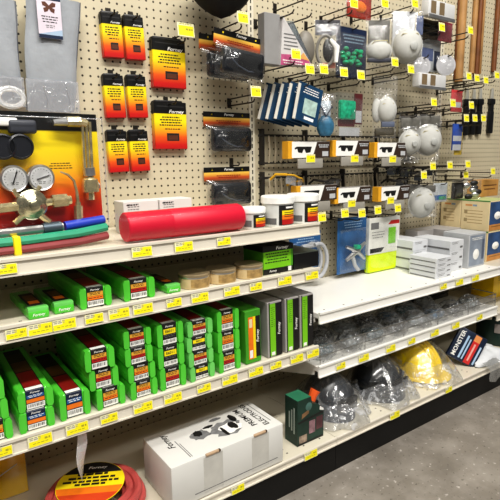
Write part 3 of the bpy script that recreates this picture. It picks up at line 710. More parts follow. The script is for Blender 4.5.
# goggles packs
def mk_gog(label, w=8.2, h=6.0):
    t = thing('goggles_pack', label, 'goggles', (0, 0, 0), 0, 'packed dark goggles with black and orange headers')
    m = MB(); m.b2(-w/2, w/2, -.08, 0, -h*.34, 0, ramp_mat('gog_head', [(0, '#7c4a22'), (.25, '#c0512a'), (.5, '#e8b24a'), (.62, '#e8c25a'), (.64, '#141414'), (1, '#141414')]), .02, 1)
    m.text('Forney', .5, (.3, -.1, -h*.06), WHITE, italic=.2, sx=1.2); m.lines(-w*.25, w*.3, -h*.2, .25, 2, -.1, DRED, h=.12)
    for sg in (-1, 1): m.lathe([(.14, 0), (0, 0)], YEL, n=10, X=Matrix.Translation((sg*w*.33, -.1, -h*.06)) @ RX90)
    m.build('header_card', t)
    DK = pm('goggle_navy', '#0f131a', .35, coat=.4); DG = pm('goggle_lens', '#0c0e10', .1, coat=1)
    m = MB(); zc = -h*.66
    m.box((w*.03, -.75, zc), (w*.84, 1.3, h*.58), DK, .55, 3); m.box((w*.12, -1.42, zc+.1), (w*.46, .12, h*.36), DG, .2, 2)
    for k in range(4): m.tube([(-w*.33-k*.1, -.5-.2*k, zc-h*.2+.1*k), (-w*.38, -.7-.2*k, zc), (-w*.32, -.5-.2*k, zc+h*.2)], .22, DK)
    m.tube([(-w*.3, -1.2, zc+h*.1), (-w*.1, -1.45, zc-h*.1), (w*.1, -1.45, zc-h*.18), (w*.38, -1.2, zc-h*.12)], .12, pm('strap_grey', '#3c4450', .5))
    m.build('goggles', t)
    m = MB(); m.pillow(-w*.5, w*.5, -h, -h*.30, -.7, 2.4, CLEARS, .08, 3, head=.02); m.build('bag', t)
    return t
for b, Y, lab in (((205, 112, 253, 155), -.4, 'bagged dark goggles with orange header, upper of two under the hook'), ((205, 167, 253, 206), -.4, 'bagged dark goggles with orange header, just above the jars')):
    x, w, zt, zb = BX(*b, -1); KIT.put('gog', mk_gog, (x, -.35, zt), lab)
x, w, zt, zb = BX(204, 36, 250, 80, -3); KIT.put('gog', None, (x, -2.2, zt), 'bagged dark goggles at the back of the upper goggles hook', rot=(0, .02, 0))
x, w, zt, zb = BX(214, 33, 268, 77, -5.5); KIT.put('gog', None, (x, -5.0, zt), 'bagged dark goggles at the front of the upper goggles hook', rot=(0, .09, 0))
tag_hook(243, 17.5, 7.0, 'long wire hook with price tag carrying the two upper goggles')
tag_hook(256, 91.5, 6.5, 'empty wire hook with price tag above the middle goggles')
p = P(222, 165, -.5); hook(p.x+2, p.z-.1, 2.2, 'short wire hook behind the lower goggles header', False)
# black cap at the top
x, w, zt, zb = BX(197, -14, 251, 17, -6)
t = thing('welding_beanie', 'rounded black headwear hanging at the top edge above the goggles', 'hat', (x, -5, zb))
BL = pm('cap_black', '#0f0f11', .7, var=.2)
m = MB(); m.grid(lambda u, v: (w/2*math.cos(2*math.pi*u)*(math.sin(math.pi/2*min(1, v*1.6)))**.8, 3.2*math.sin(2*math.pi*u)*math.sin(math.pi/2*min(1, v*1.6))**.8, 5.5*v+.3*math.sin(4*math.pi*u)*v), 24, 10, BL); m.build('crown', t)
m = MB(); m.grid(lambda u, v: (w*.5*math.cos(-math.pi*u)*(1+.25*v), -2.6-2.6*math.sin(math.pi*u)*(.3+.7*v)+1, 4.6+.6*v), 14, 4, BL); m.build('brim', t)
hook(x, P(224, -20, -1).z+.4, 7.5, 'wire hook at the top carrying the black headwear', False)

# ------------------------------------------------------------------ second bay, hanging goods
def bag_thing(name, label, cat, b, Y, content, d=1.6, bagm=None, group=None, head=.12, wob=.12, seed=1, header=None, hookL=None, hooklabel=None):
    x, w, zt, zb = BX(*b, Y); h = zt-zb; rz = 0
    if cat in ('mask', 'filter') or 'silver' in name or 'bagged_goggles' == name: rz = -.55; w *= .70      # these swing round on their hooks towards the aisle
    t = thing(name, label, cat, (x, Y, zt), rz, group)
    m = MB(); content(m, w, h); m.build({'goggles': 'goggles'}.get(name, 'contents'), t)
    if header:
        m = MB(); m.b2(-w*.46, w*.46, -.12, -.02, -h*header[0], 0, header[1], .02, 1); m.lines(-w*.3, w*.3, -h*header[0]*.3, .3, 2, -.14, header[2] if len(header) > 2 else WHITE, h=.12, seed=seed); m.build('header_card', t)
    m = MB(); m.pillow(-w/2, w/2, -h, 0, -.1, d, bagm or CLEAR, wob, seed, head=head); m.build('bag', t)
    if hooklabel: hook(x, zt-.25, hookL or 6.5, hooklabel, False)
    return t
# welding shield carton
x, w, zt, zb = BX(262, 17, 309, 67, -5.5)
t = thing('shield_carton', 'grey and white display carton with pink base holding a clear face shield', 'carton', (x, -5.5, zb), .0); h = zt-zb
GC = pm('shield_grey', '#8e8d8c', .5, var=.06)
m = MB(); xl = -w/2; xr = w/2
m.prism([(xl+2.6, 0), (xr-.2, .5), (xl+3.0, h*.98)], -.9, .9, pm('shield_white', '#c9c6c4', .5, var=.05)); m.b2(xl, xl+2.8, -.6, 1.0, 0, h, GC, .08, 1)
m.build('carton', t)
m = MB(); y = -.92
m.polyf([(xl+2.6, .02), (xr-.25, .5), (xr-1.6, 1.75), (xl+2.7, 1.5)], y, pm('magenta_print', '#b4557e', .5, var=.2, scale=1.2)); m.polyf([(xr-2.8, 1.3), (xr-.7, 1.0), (xr-1.9, 2.1)], y-.01, pm('amber2', '#d9a35c', .5))
for k in range(5): m.rect(xl+3.2, xl+5.4-k*-.15, h*.62-k*.5, h*.62-k*.5+.14, y-.01, GINK)
m.lines(xl+2.9, xr-2, .8, .35, 2, y-.015, WHITE, h=.14); m.build('printed_front', t)
m = MB(); m.grid(lambda u, v: (xl+4.2+3.4*v+1.2*math.sin(math.pi*u)*.8, .9-1.6*math.sin(math.pi*u), h*.98-.2-(h*.7)*v*1.0-.6*u), 10, 10, clear('visor', tint='#b3c2d2', base=.15, edge=.5, wr=.05, haze=.1)); m.build('face_shield', t)
m = MB(); m.dome((xr-.2, .6, h*.45), (1.6, 1.2, 2.6), pm('shield_back', '#7b766d', .5), lo=-1); m.build('headgear', t)
for dx, lab in ((.0, 'left wire hook carrying the shield carton'), (3.2, 'right wire hook carrying the shield carton')): hook(x-1.5+dx, zt-.4, 9.0, lab, False)
tag_hook(296, 54, 7.5, 'wire hook with price tag below the shield carton')
hook(P(283, 12, -2).x, P(283, 8, -2).z, 9, 'empty wire hook above the shield carton', False)

# fan of blue packs
def mk_bp(label):
    t = thing('blue_pack', label, 'pack', (0, 0, 0), 0, 'fan of blue packs on one hook')
    m = MB(); w, h = 4.6, 5.6
    m.b2(-w/2, w/2, -.1, .1, -h, 0, pm('pack_blue', '#153d5c', .4, var=.2, scale=.8), .04, 1); m.b2(-w/2-.12, -w/2+.35, -.14, .14, -h, -.3, pm('pack_edge', '#cfccc2', .5), .06, 1)
    m.rect(-w*.2, w*.35, -h*.78, -h*.38, -.12, pm('pack_pic', '#a8c0b8', .4, var=.3, scale=1)); m.lines(-w*.3, w*.35, -h*.1, .35, 3, -.12, WHITE, h=.13); m.rect(-w*.1, w*.3, -h*.92, -h*.84, -.12, WHITE); m.build('card', t); return t
names = ['blue pack at the back of the fan', 'blue pack second from the back of the fan', 'blue pack in the middle of the fan', 'blue pack second from the front of the fan', 'blue pack at the front of the fan showing its picture']
xc, w, zt, zb = BX(276, 86, 314, 126, -5)
for k in range(5): KIT.put('bp', mk_bp, (xc-1.2+.65*k, -3.0-k*1.0, zt+.1-.05*k), names[k]+' under the shield carton', rot=(-.05, .26, -.5+.11*k))
hook(xc, zt-.3, 8.0, 'wire hook running through the fan of blue packs', False)
tag_hook(310, 69, 7.5, 'wire hook with price tag above the fan of blue packs, left one'); tag_hook(324, 69, 7.5, 'wire hook with price tag above the fan of blue packs, right one')

BLUEG = pm('gog_blue', '#3a6a86', .3, var=.3, scale=1)
def c_blue(m, w, h): m.dome((0, -.3, -h*.86), (w*.42, .7, h*.3), BLUEG, lo=-.6); m.box((0, -.2, -h*.4), (w*.5, .4, h*.4), pm('pale_insert', '#b9c4cc', .4, var=.3, scale=1.5), .15); m.tube([(-w*.3, -.5, -h*.3), (0, -.7, -h*.6), (w*.3, -.5, -h*.35)], .15, NAVY)
bag_thing('bagged_goggles', 'clear bag of blue tinted goggles between blue packs and green packet', 'goggles', (314, 93, 336, 132), -5.5, c_blue, bagm=CLEARW, seed=5)
tag_hook(344, 72, 7.0, 'wire hook with price tag above the bag of blue goggles')
GRP = pm('bright_green_foam', '#1f9a74', .6, var=.4, scale=2)
def c_grn(m, w, h): m.box((-w*.14, -.4, -h*.4), (w*.55, .9, h*.44), GRP, .3, 2); m.b2(w*.18, w*.48, -.2, 0, -h*.72, 0, pm('maroon_print', '#5a1f22', .5), .05); m.b2(-w*.4, w*.2, -.15, 0, -h*.78, -h*.62, pm('maroon_print', '#5a1f22', .5)); m.rect(w*.22, w*.45, -h*.68, -h*.4, -.22, OFFW); m.b2(-w*.35, w*.4, -.1, 0, -h, -h*.8, OFFW)
bag_thing('green_foam_packet', 'clear packet of bright green foam with maroon card', 'packet', (335, 93, 362, 136), -5, c_grn, seed=6)
tag_hook(361, 75, 7.0, 'wire hook with price tag above the green foam packet')
# upper row
def c_ring(m, w, h):
    m.tube([(-w*.1+w*.33*math.cos(a*.314), -.7, -h*.62+h*.3*math.sin(a*.314)) for a in range(20)], .25, pm('ring_grey', '#7d7a74', .4), closed=True)
    m.dome((0.1, -.4, -h*.6), (w*.22, .5, h*.24), INK, lo=-1); m.tube([(w*.05, -.9, -h*.4), (w*.3, -.9, -h*.55), (w*.28, -.9, -h*.85)], [.25, .5, .3], WHITE); m.b2(-w*.3, w*.3, -.3, -.1, -h*.95, -h*.84, pm('coral', '#d08878', .5), .05)
bag_thing('bagged_mask', 'clear bag with black and white half mask beside the shield carton', 'mask', (313, 20, 341, 71), -5, c_ring, seed=8, header=(.3, pm('card_greyblue', '#5c5c62', .5), OFFW), hooklabel='wire hook carrying the bag with the black and white mask')
def c_ear(m, w, h):
    m.b2(-w*.48, w*.48, -.2, 0, -h, 0, NAVY, .1); m.lines(-w*.3, w*.42, -h*.14, .5, 3, -.24, pm('silver_print', '#7f96a8', .5), h=.22); rn = random.Random(4)
    for k in range(26): m.dome((rn.uniform(-w*.35, w*.3), -.35, -h*.56+rn.uniform(-h*.16, h*.16)), (.45, .5, .35), pm('ear_green', '#1fa070', .5, var=.3), n=8, m=5, lo=-1)
bag_thing('earplug_bag', 'navy bag with a window of green earplugs', 'bag', (335, 28, 366, 79), -5, c_ear, seed=9, hooklabel='wire hook carrying the navy earplug bag')
def c_org(m, w, h): m.b2(-w*.45, w*.45, -.4, 0, -h, 0, pm('red_orange', '#a4321f', .5, var=.4, scale=1.2), .1); m.dome((0, -.4, -h*.6), (w*.25, .3, h*.2), ORG, lo=-1)
bag_thing('orange_packet', 'red and orange packet at the top edge above the navy bag', 'packet', (345, -10, 371, 19), -4, c_org, seed=11)
tag_hook(354, 3, 7.0, 'wire hook with price tag in front of the red orange packet')
def cup(m, cx, cy_, cz, R_, valve=False, mat=None, el=1.1):
    X = Matrix.Translation((cx, cy_, cz)) @ RX90 @ Matrix.Diagonal((1, el, .75, 1)); mat = mat or CUP
    m.lathe([(R_*1.06, -.1), (R_*1.06, .05), (R_*.97, .1), (R_*.9, R_*.42), (R_*.68, R_*.72), (R_*.38, R_*.88), (0, R_*.92)], mat, n=24, X=X)
    m.box((cx, cy_-R_*.35, cz+R_*.78*el), (R_*.7, .12, .22), STEEL, .05, 1)
    if valve: m.lathe([(R_*.26, 0), (R_*.26, .35), (R_*.2, .45), (0, .45)], pm('valve_grey', '#a9aaa6', .5), n=16, X=Matrix.Translation((cx+R_*.2, cy_-R_*.62, cz-R_*.15)) @ RX90)
    m.tube([(cx-R_*1.0, cy_+.1, cz-R_*.2), (cx-R_*.5, cy_-R_*.55, cz+R_*.62), (cx+R_*.5, cy_-R_*.5, cz+R_*.66), (cx+R_*1.02, cy_+.1, cz-.1)], .09, pm('strap_cream', '#b5ac86', .6), n=5)
CUP = pm('mask_white', '#bdbdb8', .7, var=.04, bump=.3, bscale=4)
def c_cup(m, w, h):
    m.dome((0, -.2, -h*.62), (w*.42, 1.4, h*.27), CUP, lo=-1); m.b2(-w*.4, w*.4, -1.4, -1.0, -h*.86, -h*.76, pm('strap_dk', '#3d3f4a', .5), .1)
def c_cup2(m, w, h):
    m.box((0, -.2, -h*.35), (w*.8, .3, h*.6), pm('bag_dark_top', '#66645e', .5, var=.3, scale=1), .1); cup(m, 0, -.2, -h*.66, min(w*.48, h*.36), el=.85); m.b2(-w*.44, w*.46, -1.1, -.3, -h*.9, -h*.82, pm('strap_dk', '#3d3f4a', .5), .1)
bag_thing('bagged_cup_mask', 'white cup mask in a dark topped bag right of the earplugs', 'mask', (365, 18, 391, 68), -5.5, c_cup2, seed=12)
tag_hook(385, 3, 7.0, 'wire hook with price tag above the dark topped mask bag')
def c_white(m, w, h): m.box((-w*.1, -.1, -h*.3), (w*.7, .3, h*.55), pm('bag_white', '#cfd2d6', .5, var=.08), .1); cup(m, w*.02, -.2, -h*.66, min(w*.47, h*.3), True); m.b2(w*.3, w*.5, -.1, 0.1, -h*.45, -h*.1, pm('bluegrey', '#56648c', .5))
bag_thing('bagged_cup_mask', 'large white bag with cup mask right of the dark topped bag', 'mask', (391, 10, 421, 64), -6, c_white, seed=13, bagm=CLEARW)
tag_hook(415, 3, 7.0, 'wire hook with price tag above the large white mask bag')
tag_hook(395, 62, 8.0, 'wire hook with price tag under the large white mask bag, left one'); tag_hook(411, 69, 8.0, 'wire hook with price tag under the large white mask bag, right one')
bag_thing('bagged_cup_mask', 'white cup mask in a tall narrow bag above the safety glasses', 'mask', (373, 76, 396, 138), -5, lambda m, w, h: (cup(m, w*.06, -.3, -h*.55, w*.40, el=1.3), m.dome((-w*.34, 0, -h*.55), (w*.2, .6, h*.2), CUP, lo=-1), m.box((w*.1, -.6, -h*.78), (w*.55, .6, h*.09), pm('strap_blue', '#5a6275', .5), .1), m.box((0, -.2, -h*.9), (w*.8, .7, h*.12), pm('dk_bottom', '#4a4538', .6), .2)), seed=14, head=.3, hooklabel='wire hook carrying the tall narrow mask bag')
for b, lab, s_ in (((399, 116, 419, 163), 'white cup mask in a clear bag, left of two above the lower glasses', 15), ((415, 114, 439, 160), 'white cup mask in a clear bag, right of two near the hooks', 16), ((406, 184, 435, 217), 'white cup mask in a clear bag above the white cartons', 17)):
    bag_thing('bagged_cup_mask', lab, 'mask', b, -5, (lambda m, w, h: (cup(m, 0, -.3, -h*.56, min(w*.49, h*.40), True), m.box((0, -.1, -h*.15), (w*.85, .4, h*.22), pm('bag_dark_top', '#66645e', .5), .1))), seed=s_, bagm=CLEARW, head=.2, hooklabel='wire hook carrying the '+lab.replace('white cup mask in a clear bag', 'clear mask bag'))
# glasses racks
RB = pm('rack_black', '#2a2724', .5)
for z0, z1, lab in ((3.3, -1.2, 'black rail rack with hanging bars behind the upper safety glasses'), (-3.3, -7.8, 'black rail rack with hanging bars behind the lower safety glasses')):
    t = thing('glasses_rack', lab, 'rack', (66.5, -.6, z1)); h = z0-z1; w = 19
    m = MB(); m.b2(-w, w, -.35, 0, h-.25, h+.1, RB, .05, 1); m.build('upper_rail', t)
    m = MB(); m.b2(-w, w, -.35, 0, 0, .28, RB, .05, 1); m.build('lower_rail', t)
    for k in range(5):
        m = MB(); m.b2(-w+.8+k*9-.2, -w+.8+k*9+.2, -.4, .5, -.2, h+.9, RB); m.build('upright_bar', t)
    for k in range(30):
        xx = -w+1.9+k*1.22; m = MB(); m.tube([(xx, -.3, h-.1), (xx, -.6, h*.5), (xx, -.3, .15)], .14, pm('bar_pale', '#b7ac95', .5), n=6); m.build('hanging_bar', t)
    for b in ([(287, 142, 331, 158), (333, 143, 369, 156), (373, 143, 408, 157)] if z0 > 0 else [(299, 188, 335, 201), (336, 188, 370, 202), (377, 186, 411, 200)]):
        q = BX(*b, -5.5); zz = (q[2]+q[3])/2-z1; m = MB(); m.tube([(q[0]-66.5, .3, zz), (q[0]-66.5, -3.5, zz)], .12, RB, n=6); m.build('support_arm', t)
def mk_gb(label, w=8.7, h=2.55):
    t = thing('glasses_carton', label, 'glasses', (0, 0, 0), 0, 'boxed safety glasses on the racks')
    m = MB(); m.b2(-w/2, w/2, -.7, .7, 0, h, pm('gb_side', '#8f8b86', .5), .05, 1); m.b2(-w/2-.05, -w/2+1, -.73, .72, -.1, h, pm('amber_card', '#e0a52a', .5), .05, 1); m.build('carton', t)
    m = MB(); y = -.75
    m.polyf([(-w*.42, .05), (w*.06, .05), (w*.17, h-.1), (-w*.42, h-.1)], y, WHITE); m.polyf([(w*.07, .05), (w*.49, .05), (w*.49, h-.1), (w*.18, h-.1)], y, pm('dark_brown_print', '#3a2a20', .5))
    g = INK; cx = -w*.14
    m.polyf([(cx-1.5, h*.68), (cx+1.6, h*.68), (cx+1.3, h*.34), (cx+.4, h*.3), (cx+.1, h*.52), (cx-.1, h*.52), (cx-.4, h*.3), (cx-1.2, h*.34)][::-1], y-.02, g); m.polyf([(cx-1.5, h*.68), (cx-1.9, h*.6), (cx-1.9, h*.5), (cx-1.4, h*.56)], y-.02, g)
    m.lines(w*.2, w*.47, h*.82, .3, 2, y-.02, OFFW, h=.2); m.rect(w*.3, w*.45, h*.1, h*.4, y-.02, OFFW); m.build('print', t)
    m = MB(); m.b2(-w*.3, w*.3, -1.0, -.7, -1.6, -.1, pm('grey_holder', '#9b978e', .4), .1); m.build('tray', t)
    return t
def gtag(px, py, Y, lab):
    p = P(px, py, Y); Y += .08; return KIT.put('gtag', lambda l: tag(mk_small_tag(), l, 'price tag', 'yellow price tags on the glasses'), (p.x, Y, p.z), lab)
def mk_small_tag(w=1.9, h=1.3):
    m = MB(); m.b2(-w/2, w/2, -.03, .03, -h/2, h/2, TAGW, .03, 1); m.rect(-w*.45, w*.45, -h*.42, h*.34, -.045, TAGY); m.lines(-.1, w*.4, .2, .2, 1, -.055, pm('tag_ink', '#8d8740', .6), h=.22); m.lines(-w*.4, w*.4, h*.46, .2, 1, -.05, pm('tag_ink', '#8d8740', .6), h=.07)
    return m.build('price_tag', None, (0, 0, 0))
for b, lab in (((287, 142, 331, 158), 'boxed safety glasses, leftmost in the upper row'), ((333, 143, 369, 156), 'boxed safety glasses, middle of the upper row'), ((373, 143, 408, 157), 'boxed safety glasses, right end of the upper row'),
               ((299, 188, 335, 201), 'boxed safety glasses, leftmost in the lower row behind the jars'), ((336, 188, 370, 202), 'boxed safety glasses, middle of the lower row'), ((377, 186, 411, 200), 'boxed safety glasses, right end of the lower row')):
    x, w, zt, zb = BX(*b, -5.5); KIT.put('gb', mk_gb, (x, -4.8, zb), lab)
for px, py, lab in ((311, 158.5, 'price tag under the leftmost upper glasses box'), (355, 158.5, 'price tag under the middle upper glasses box'), (393, 159, 'price tag under the right upper glasses box'), (352, 203.5, 'price tag under the middle lower glasses box'), (391, 200.5, 'price tag under the right lower glasses box')):
    gtag(px, py, -5.95, 'yellow '+lab)
# loose clear glasses in the middle of the racks
def mk_spec(mat, fr):
    def f(label):
        t = thing('safety_glasses', label, 'glasses', (0, 0, 0), 0, 'loose safety glasses on the racks')
        m = MB()
        for sg in (-1, 1): m.grid(lambda u, v, sg=sg: (sg*(.25+2.2*u), -.9+.5*u*u+.15*math.sin(math.pi*v), -.75+1.5*v*(1-.25*u)), 6, 5, mat)
        m.build('lens', t)
        m = MB(); m.tube([(-2.5, -.4, .6), (-1.2, -.85, .8), (0, -.95, .7), (1.2, -.85, .8), (2.5, -.4, .6)], .13, fr)
        for sg in (-1, 1): m.tube([(sg*2.5, -.4, .6), (sg*2.6, 1.6, .6), (sg*2.4, 2.6, -.2)], .2, fr)
        m.build('frame', t); return t
    return f
SMOKE = clear('smoke_lens', tint='#303840', base=.12, edge=.4, white='#20262c', wr=.0, haze=.5); AMB = pm('amber_frame', '#e2b02c', .4)
p = P(287, 182, -4); KIT.put('sp1', mk_spec(CLEARD, AMB), (p.x+1, -4.2, p.z), 'clear safety glasses with yellow frame on the lower rack above the jars', rot=(0, .25, .3))
for px, py, lab in ((330, 184, 'clear safety glasses with smoky lenses left of the lower rack middle'), (405, 172, 'dark safety glasses, left of the dark ones on the lower rack'), (418, 176, 'dark safety glasses, middle of the dark ones on the lower rack'), (400, 183, 'dark safety glasses just above the right lower glasses box'), (392, 170, 'dark safety glasses, at the left of the dark cluster near the rack end'), (429, 171, 'dark safety glasses, rightmost of the dark cluster near the rack end')):
    p = P(px, py, -4.5); KIT.put('sp2', mk_spec(SMOKE, RB), (p.x, -4.6, p.z), lab, rot=(.1, 0, .2))
for px, py, lab in ((322, 217, 'first tagged hook from left in the row behind the jars'), (345, 213, 'second tagged hook from left in the row above the blue packs'), (362, 213, 'third tagged hook from left in the row above the blue packs'), (378, 210, 'fourth tagged hook from left in the row above the vest pack'), (398, 208, 'fifth tagged hook at the right end of the row above the vest pack')):
    tag_hook(px, py, 7.0, lab)

# blue blister packs
def blister(b, Y, label, kind):
    x, w, zt, zb = BX(*b, Y); h = zt-zb
    t = thing('blister_pack', label, 'pack', (x, Y, zt), 0, None)
    m = MB(); m.b2(-w/2, w/2, -.08, 0, -h, 0, pm('blister_blue', '#2c5f93', .4, var=.25, scale=.5), .03, 1); m.lines(-w*.3, w*.35, -h*.08, .45, 3, -.1, pm('pale_ink', '#a9c3dd', .5), h=.16); m.build('card', t)
    m = MB(); GR = pm('cable_grey', '#b3b5b8', .4)
    if kind == 0:
        for q in (0, .7): m.tube([(w*.1+q+2.1*math.cos(a), -1.0-q, -h*.62+2.9*math.sin(a)) for a in [-.6*math.pi+k*.11*math.pi for k in range(12)]], .32, GR)
        m.tube([(-w*.2, -.8, -h*.3), (w*.2, -1.1, -h*.28)], .4, GR)
    else:
        for a0 in (.6, -.6): m.tube([(-w*.32*math.cos(a0)*1.2, -.9, -h*.62-2.2*math.sin(a0)), (0, -1.2, -h*.6), (w*.32*1.2*math.cos(a0), -.9, -h*.62+2.6*math.sin(a0))], [.3, .5, .25], STEEL)
        m.lathe([(.7, -.3), (.7, .3), (.3, .4)], GRP, c=(0, -1.3, -h*.52), n=12); m.tube([(-w*.1, -1, -h*.7), (-w*.05, -1.2, -h*.85), (w*.1, -1, -h*.95)], .35, GR)
    m.build('tool', t)
    m = MB(); m.pillow(-w*.46, w*.46, -h*.98, -h*.2, -.5, 2.6, CLEARS, .06, 4, head=.02); m.build('blister', t); return t
blister((289, 232, 320, 277), -3.0, 'blue blister pack with grey looped cable behind the second shelf end', 0)
blister((337, 217, 366, 272), -3.0, 'blue blister pack with crossed silver tool right of the looped cable pack', 1)
# hi-vis vest pack
x, w, zt, zb = BX(366, 217, 396, 270, -3.2); h = zt-zb
t = thing('vest_pack', 'white topped pack of folded neon yellow vest on the white shelf', 'vest', (x, -3.2, zt))
HV = pm('neon_yellow', '#d8f000', .6, var=.06, bump=.3)
m = MB(); m.box((0, 0, -h*.8), (w*.94, 1.2, h*.4), HV, .3, 3); m.build('folded_vest', t)
m = MB(); m.b2(-w/2, w/2, -.7, .1, -h*.66, 0, pm('vest_card', '#dcdcd6', .5), .05, 1); m.polyf([(-w*.46, -h*.63), (-w*.1, -h*.63), (0, -h*.55), (-w*.46, -h*.55)], -.72, INK)
m.polyf([(w*.1, -h*.14), (w*.48, -h*.14), (w*.48, -h*.07), (w*.2, -h*.07)], -.72, RED); m.b2(w*.12, w*.36, -.8, -.7, -h*.5, -h*.2, LIME, .2, 2); m.rect(-w*.45, -w*.2, -h*.2, -h*.08, -.72, GINK); m.lines(-w*.42, 0, -h*.25, .5, 3, -.73, GINK, h=.12); m.build('card', t)
m = MB(); m.pillow(-w*.5, w*.5, -h, -.1, -.2, 2.0, CLEARS, .06, 8, head=.02); m.build('bag', t)

# ------------------------------------------------------------------ white shelf cartons
def carton(name, label, c, d, mat, deco=None, group=None, cat='carton'):
    t = thing(name, label, cat, (c[0], c[1], c[2]), 0, group)
    m = MB(); m.b2(-d[0]/2, d[0]/2, -d[1]/2, d[1]/2, 0, d[2], mat, .05, 1); m.build('carton', t)
    m = MB(); (deco or deco_plain)(m, *d); m.build('print', t); return t
def deco_plain(m, w, d, h):
    m.side(-d/2+.2, d/2-.2, h*.12, h*.3, -w/2-.02, GINK); m.lines(-w*.4, w*.1, h*.85, .25, 2, -d/2-.02, GINK, h=.09); m.rect(w*.22, w*.42, h*.2, h*.4, -d/2-.02, GINK)
WHB = pm('resp_white', '#d3d5d8', .55, var=.04)
lv = ['bottom', 'second from the bottom', 'third from the bottom', 'top']
for k in range(4): carton('respirator_carton', f'thin white carton, {lv[k]} of the small front stack', (78.7, -10.9, ZW+.02+k*.92), (4.6, 5.6, .9), WHB, group='thin white cartons')
lv3 = ['bottom', 'middle', 'top']
for k in range(3): carton('respirator_carton', f'white carton, {lv3[k]} of the tall stack right of the small stack', (85.2, -8.0, ZW+.02+k*1.95), (4.3, 8.0, 1.92), WHB, group='white cartons in tall stacks')
for k in range(3): carton('respirator_carton', f'white carton, {lv3[k]} of the tall stack behind the small stack', (80.2, -4.3, ZW+.02+k*1.95), (4.4, 6.6, 1.92), WHB, group='white cartons in tall stacks')
def deco_mask(m, w, d, h):
    y = -d/2-.02; m.rect(-w*.45, w*.45, h*.05, h*.95, y, pm('grey_photo', '#8d96a3', .5, var=.2, scale=.5)); m.lathe([(h*.16, 0), (0, .25)], WHITE, n=16, X=Matrix.Translation((-w*.05, y, h*.38)) @ RX90); m.lines(-w*.35, w*.3, h*.88, .3, 2, y-.01, WHITE, h=.15); m.rect(w*.28, w*.42, h*.2, h*.8, y-.01, pm('slate', '#5c6678', .5))
carton('respirator_carton', 'grey carton picturing a white mask right of the tall white stacks', (91.4, -9.6, ZW+.02), (5.8, 5.6, 6.6), OFFW, deco_mask)
carton('respirator_carton', 'grey carton at the back behind the tall white stack', (86.9, -2.4, ZW+.02), (5.2, 3.0, 6.7), pm('carton_grey', '#a7a3a0'), group='grey back cartons')
carton('respirator_carton', 'grey carton at the back behind the grey mask carton', (92.5, -3.6, ZW+.02), (5.4, 5.6, 6.7), pm('carton_grey', '#a7a3a0'), group='grey back cartons')
def deco_tan(m, w, d, h):
    x = -w/2-.02; m.side(-d/2+.15, d/2-.15, .15, h-.25, x, TAN); m.side(d/2-2.4, d/2-.9, h*.80, h*.86, x-.01, pm('soft_orange', '#d99a5c', .6)); m.side(d/2-3.4, d/2-2.5, h*.80, h*.86, x-.01, pm('soft_blue', '#8fa3b5', .6))
    for k in range(5): m.side(-d/2+1.4, d/2-.6-k*.2, h*.64-k*.62, h*.64-k*.62+.14, x-.01, pm('faint_ink', '#b89a70', .6))
    for k in range(2): m.side(d/2-1.4, d/2-.7, h*.55-k*1.7, h*.62-k*1.7+.3, x-.012, pm('faint_dot', '#a8946c', .6))
    y = -d/2-.02; m.rect(-w*.48, w*.48, h*.22, h*.96, y, pm('blue_photo', '#33507a', .5, var=.4, scale=.4)); m.lathe([(1.0, 0), (0, .3)], WHITE, n=14, X=Matrix.Translation((-w*.12, y, h*.5)) @ RX90 @ Matrix.Diagonal((1.3, .8, 1, 1))); m.rect(-w*.48, w*.48, .1, h*.22, y, pm('tan_strip', '#c58a4a', .5)); m.lines(-w*.4, w*.4, h*.16, .3, 1, y-.01, BROWN, h=.14)
    m.top(-w/2, w/2, -d/2, d/2, h+.02, pm('green_edge', '#b9c48a', .5)); m.b2(-w/2-.03, -w/2+.15, -d/2, d/2, h-.2, h+.03, pm('green_line', '#4f8a4a', .5))
for k, q in enumerate(('lower', 'upper')):
    for yc, dd, wh in ((-8.3, 6.2, 'front'), (-2.8, 4.8, 'back')):
        carton('tan_carton', f'tan carton with blue photo front, {q} {wh} one at far right', (101, yc, ZW+.02+k*6.2), (8.4, dd-.1, 6.15), TAN, deco_tan, 'tan mask cartons')
carton('kraft_carton', 'small brown carton standing on top of the tan cartons', (106.6, -4.0, ZW+12.5), (7, 3.2, 3.6), KRAFT, lambda m, w, d, h: (m.lines(-w*.4, w*.4, h*.7, .8, 2, -d/2-.02, BROWN, h=.25)))
bag_thing('silver_fittings_bag', 'clear bag of silver fittings above the tan cartons', 'bag', (462, 179, 479, 199), -6, lambda m, w, h: [m.dome((random.uniform(-w*.3, w*.3), -.4, -h*.2-k*h*.11), (.9, .5, .6), STEEL if k % 2 else INK, n=8, m=5, lo=-1) for k in range(7)], seed=21, hooklabel='wire hook carrying the bag of silver fittings')
bag_thing('dark_fittings_bag', 'dark bag left of the silver fittings bag', 'bag', (451, 180, 462, 199), -5, lambda m, w, h: m.box((0, -.2, -h*.55), (w*.8, .9, h*.85), pm('dk_bag', '#262320', .5, var=.3, scale=1), .2), seed=22, hooklabel='wire hook carrying the dark fittings bag')
bag_thing('blue_white_packet', 'small blue and white packet above the leftmost tan carton', 'packet', (432, 183, 447, 202), -5, lambda m, w, h: (m.b2(-w*.45, w*.45, -.2, 0, -h, 0, pm('packet_white', '#c4c9cc', .5), .1), m.rect(-w*.4, w*.4, -h*.9, -h*.62, -.22, BLUE), m.rect(-w*.1, w*.35, -h*.86, -h*.7, -.24, GRP)), seed=23, hooklabel='wire hook carrying the small blue and white packet')
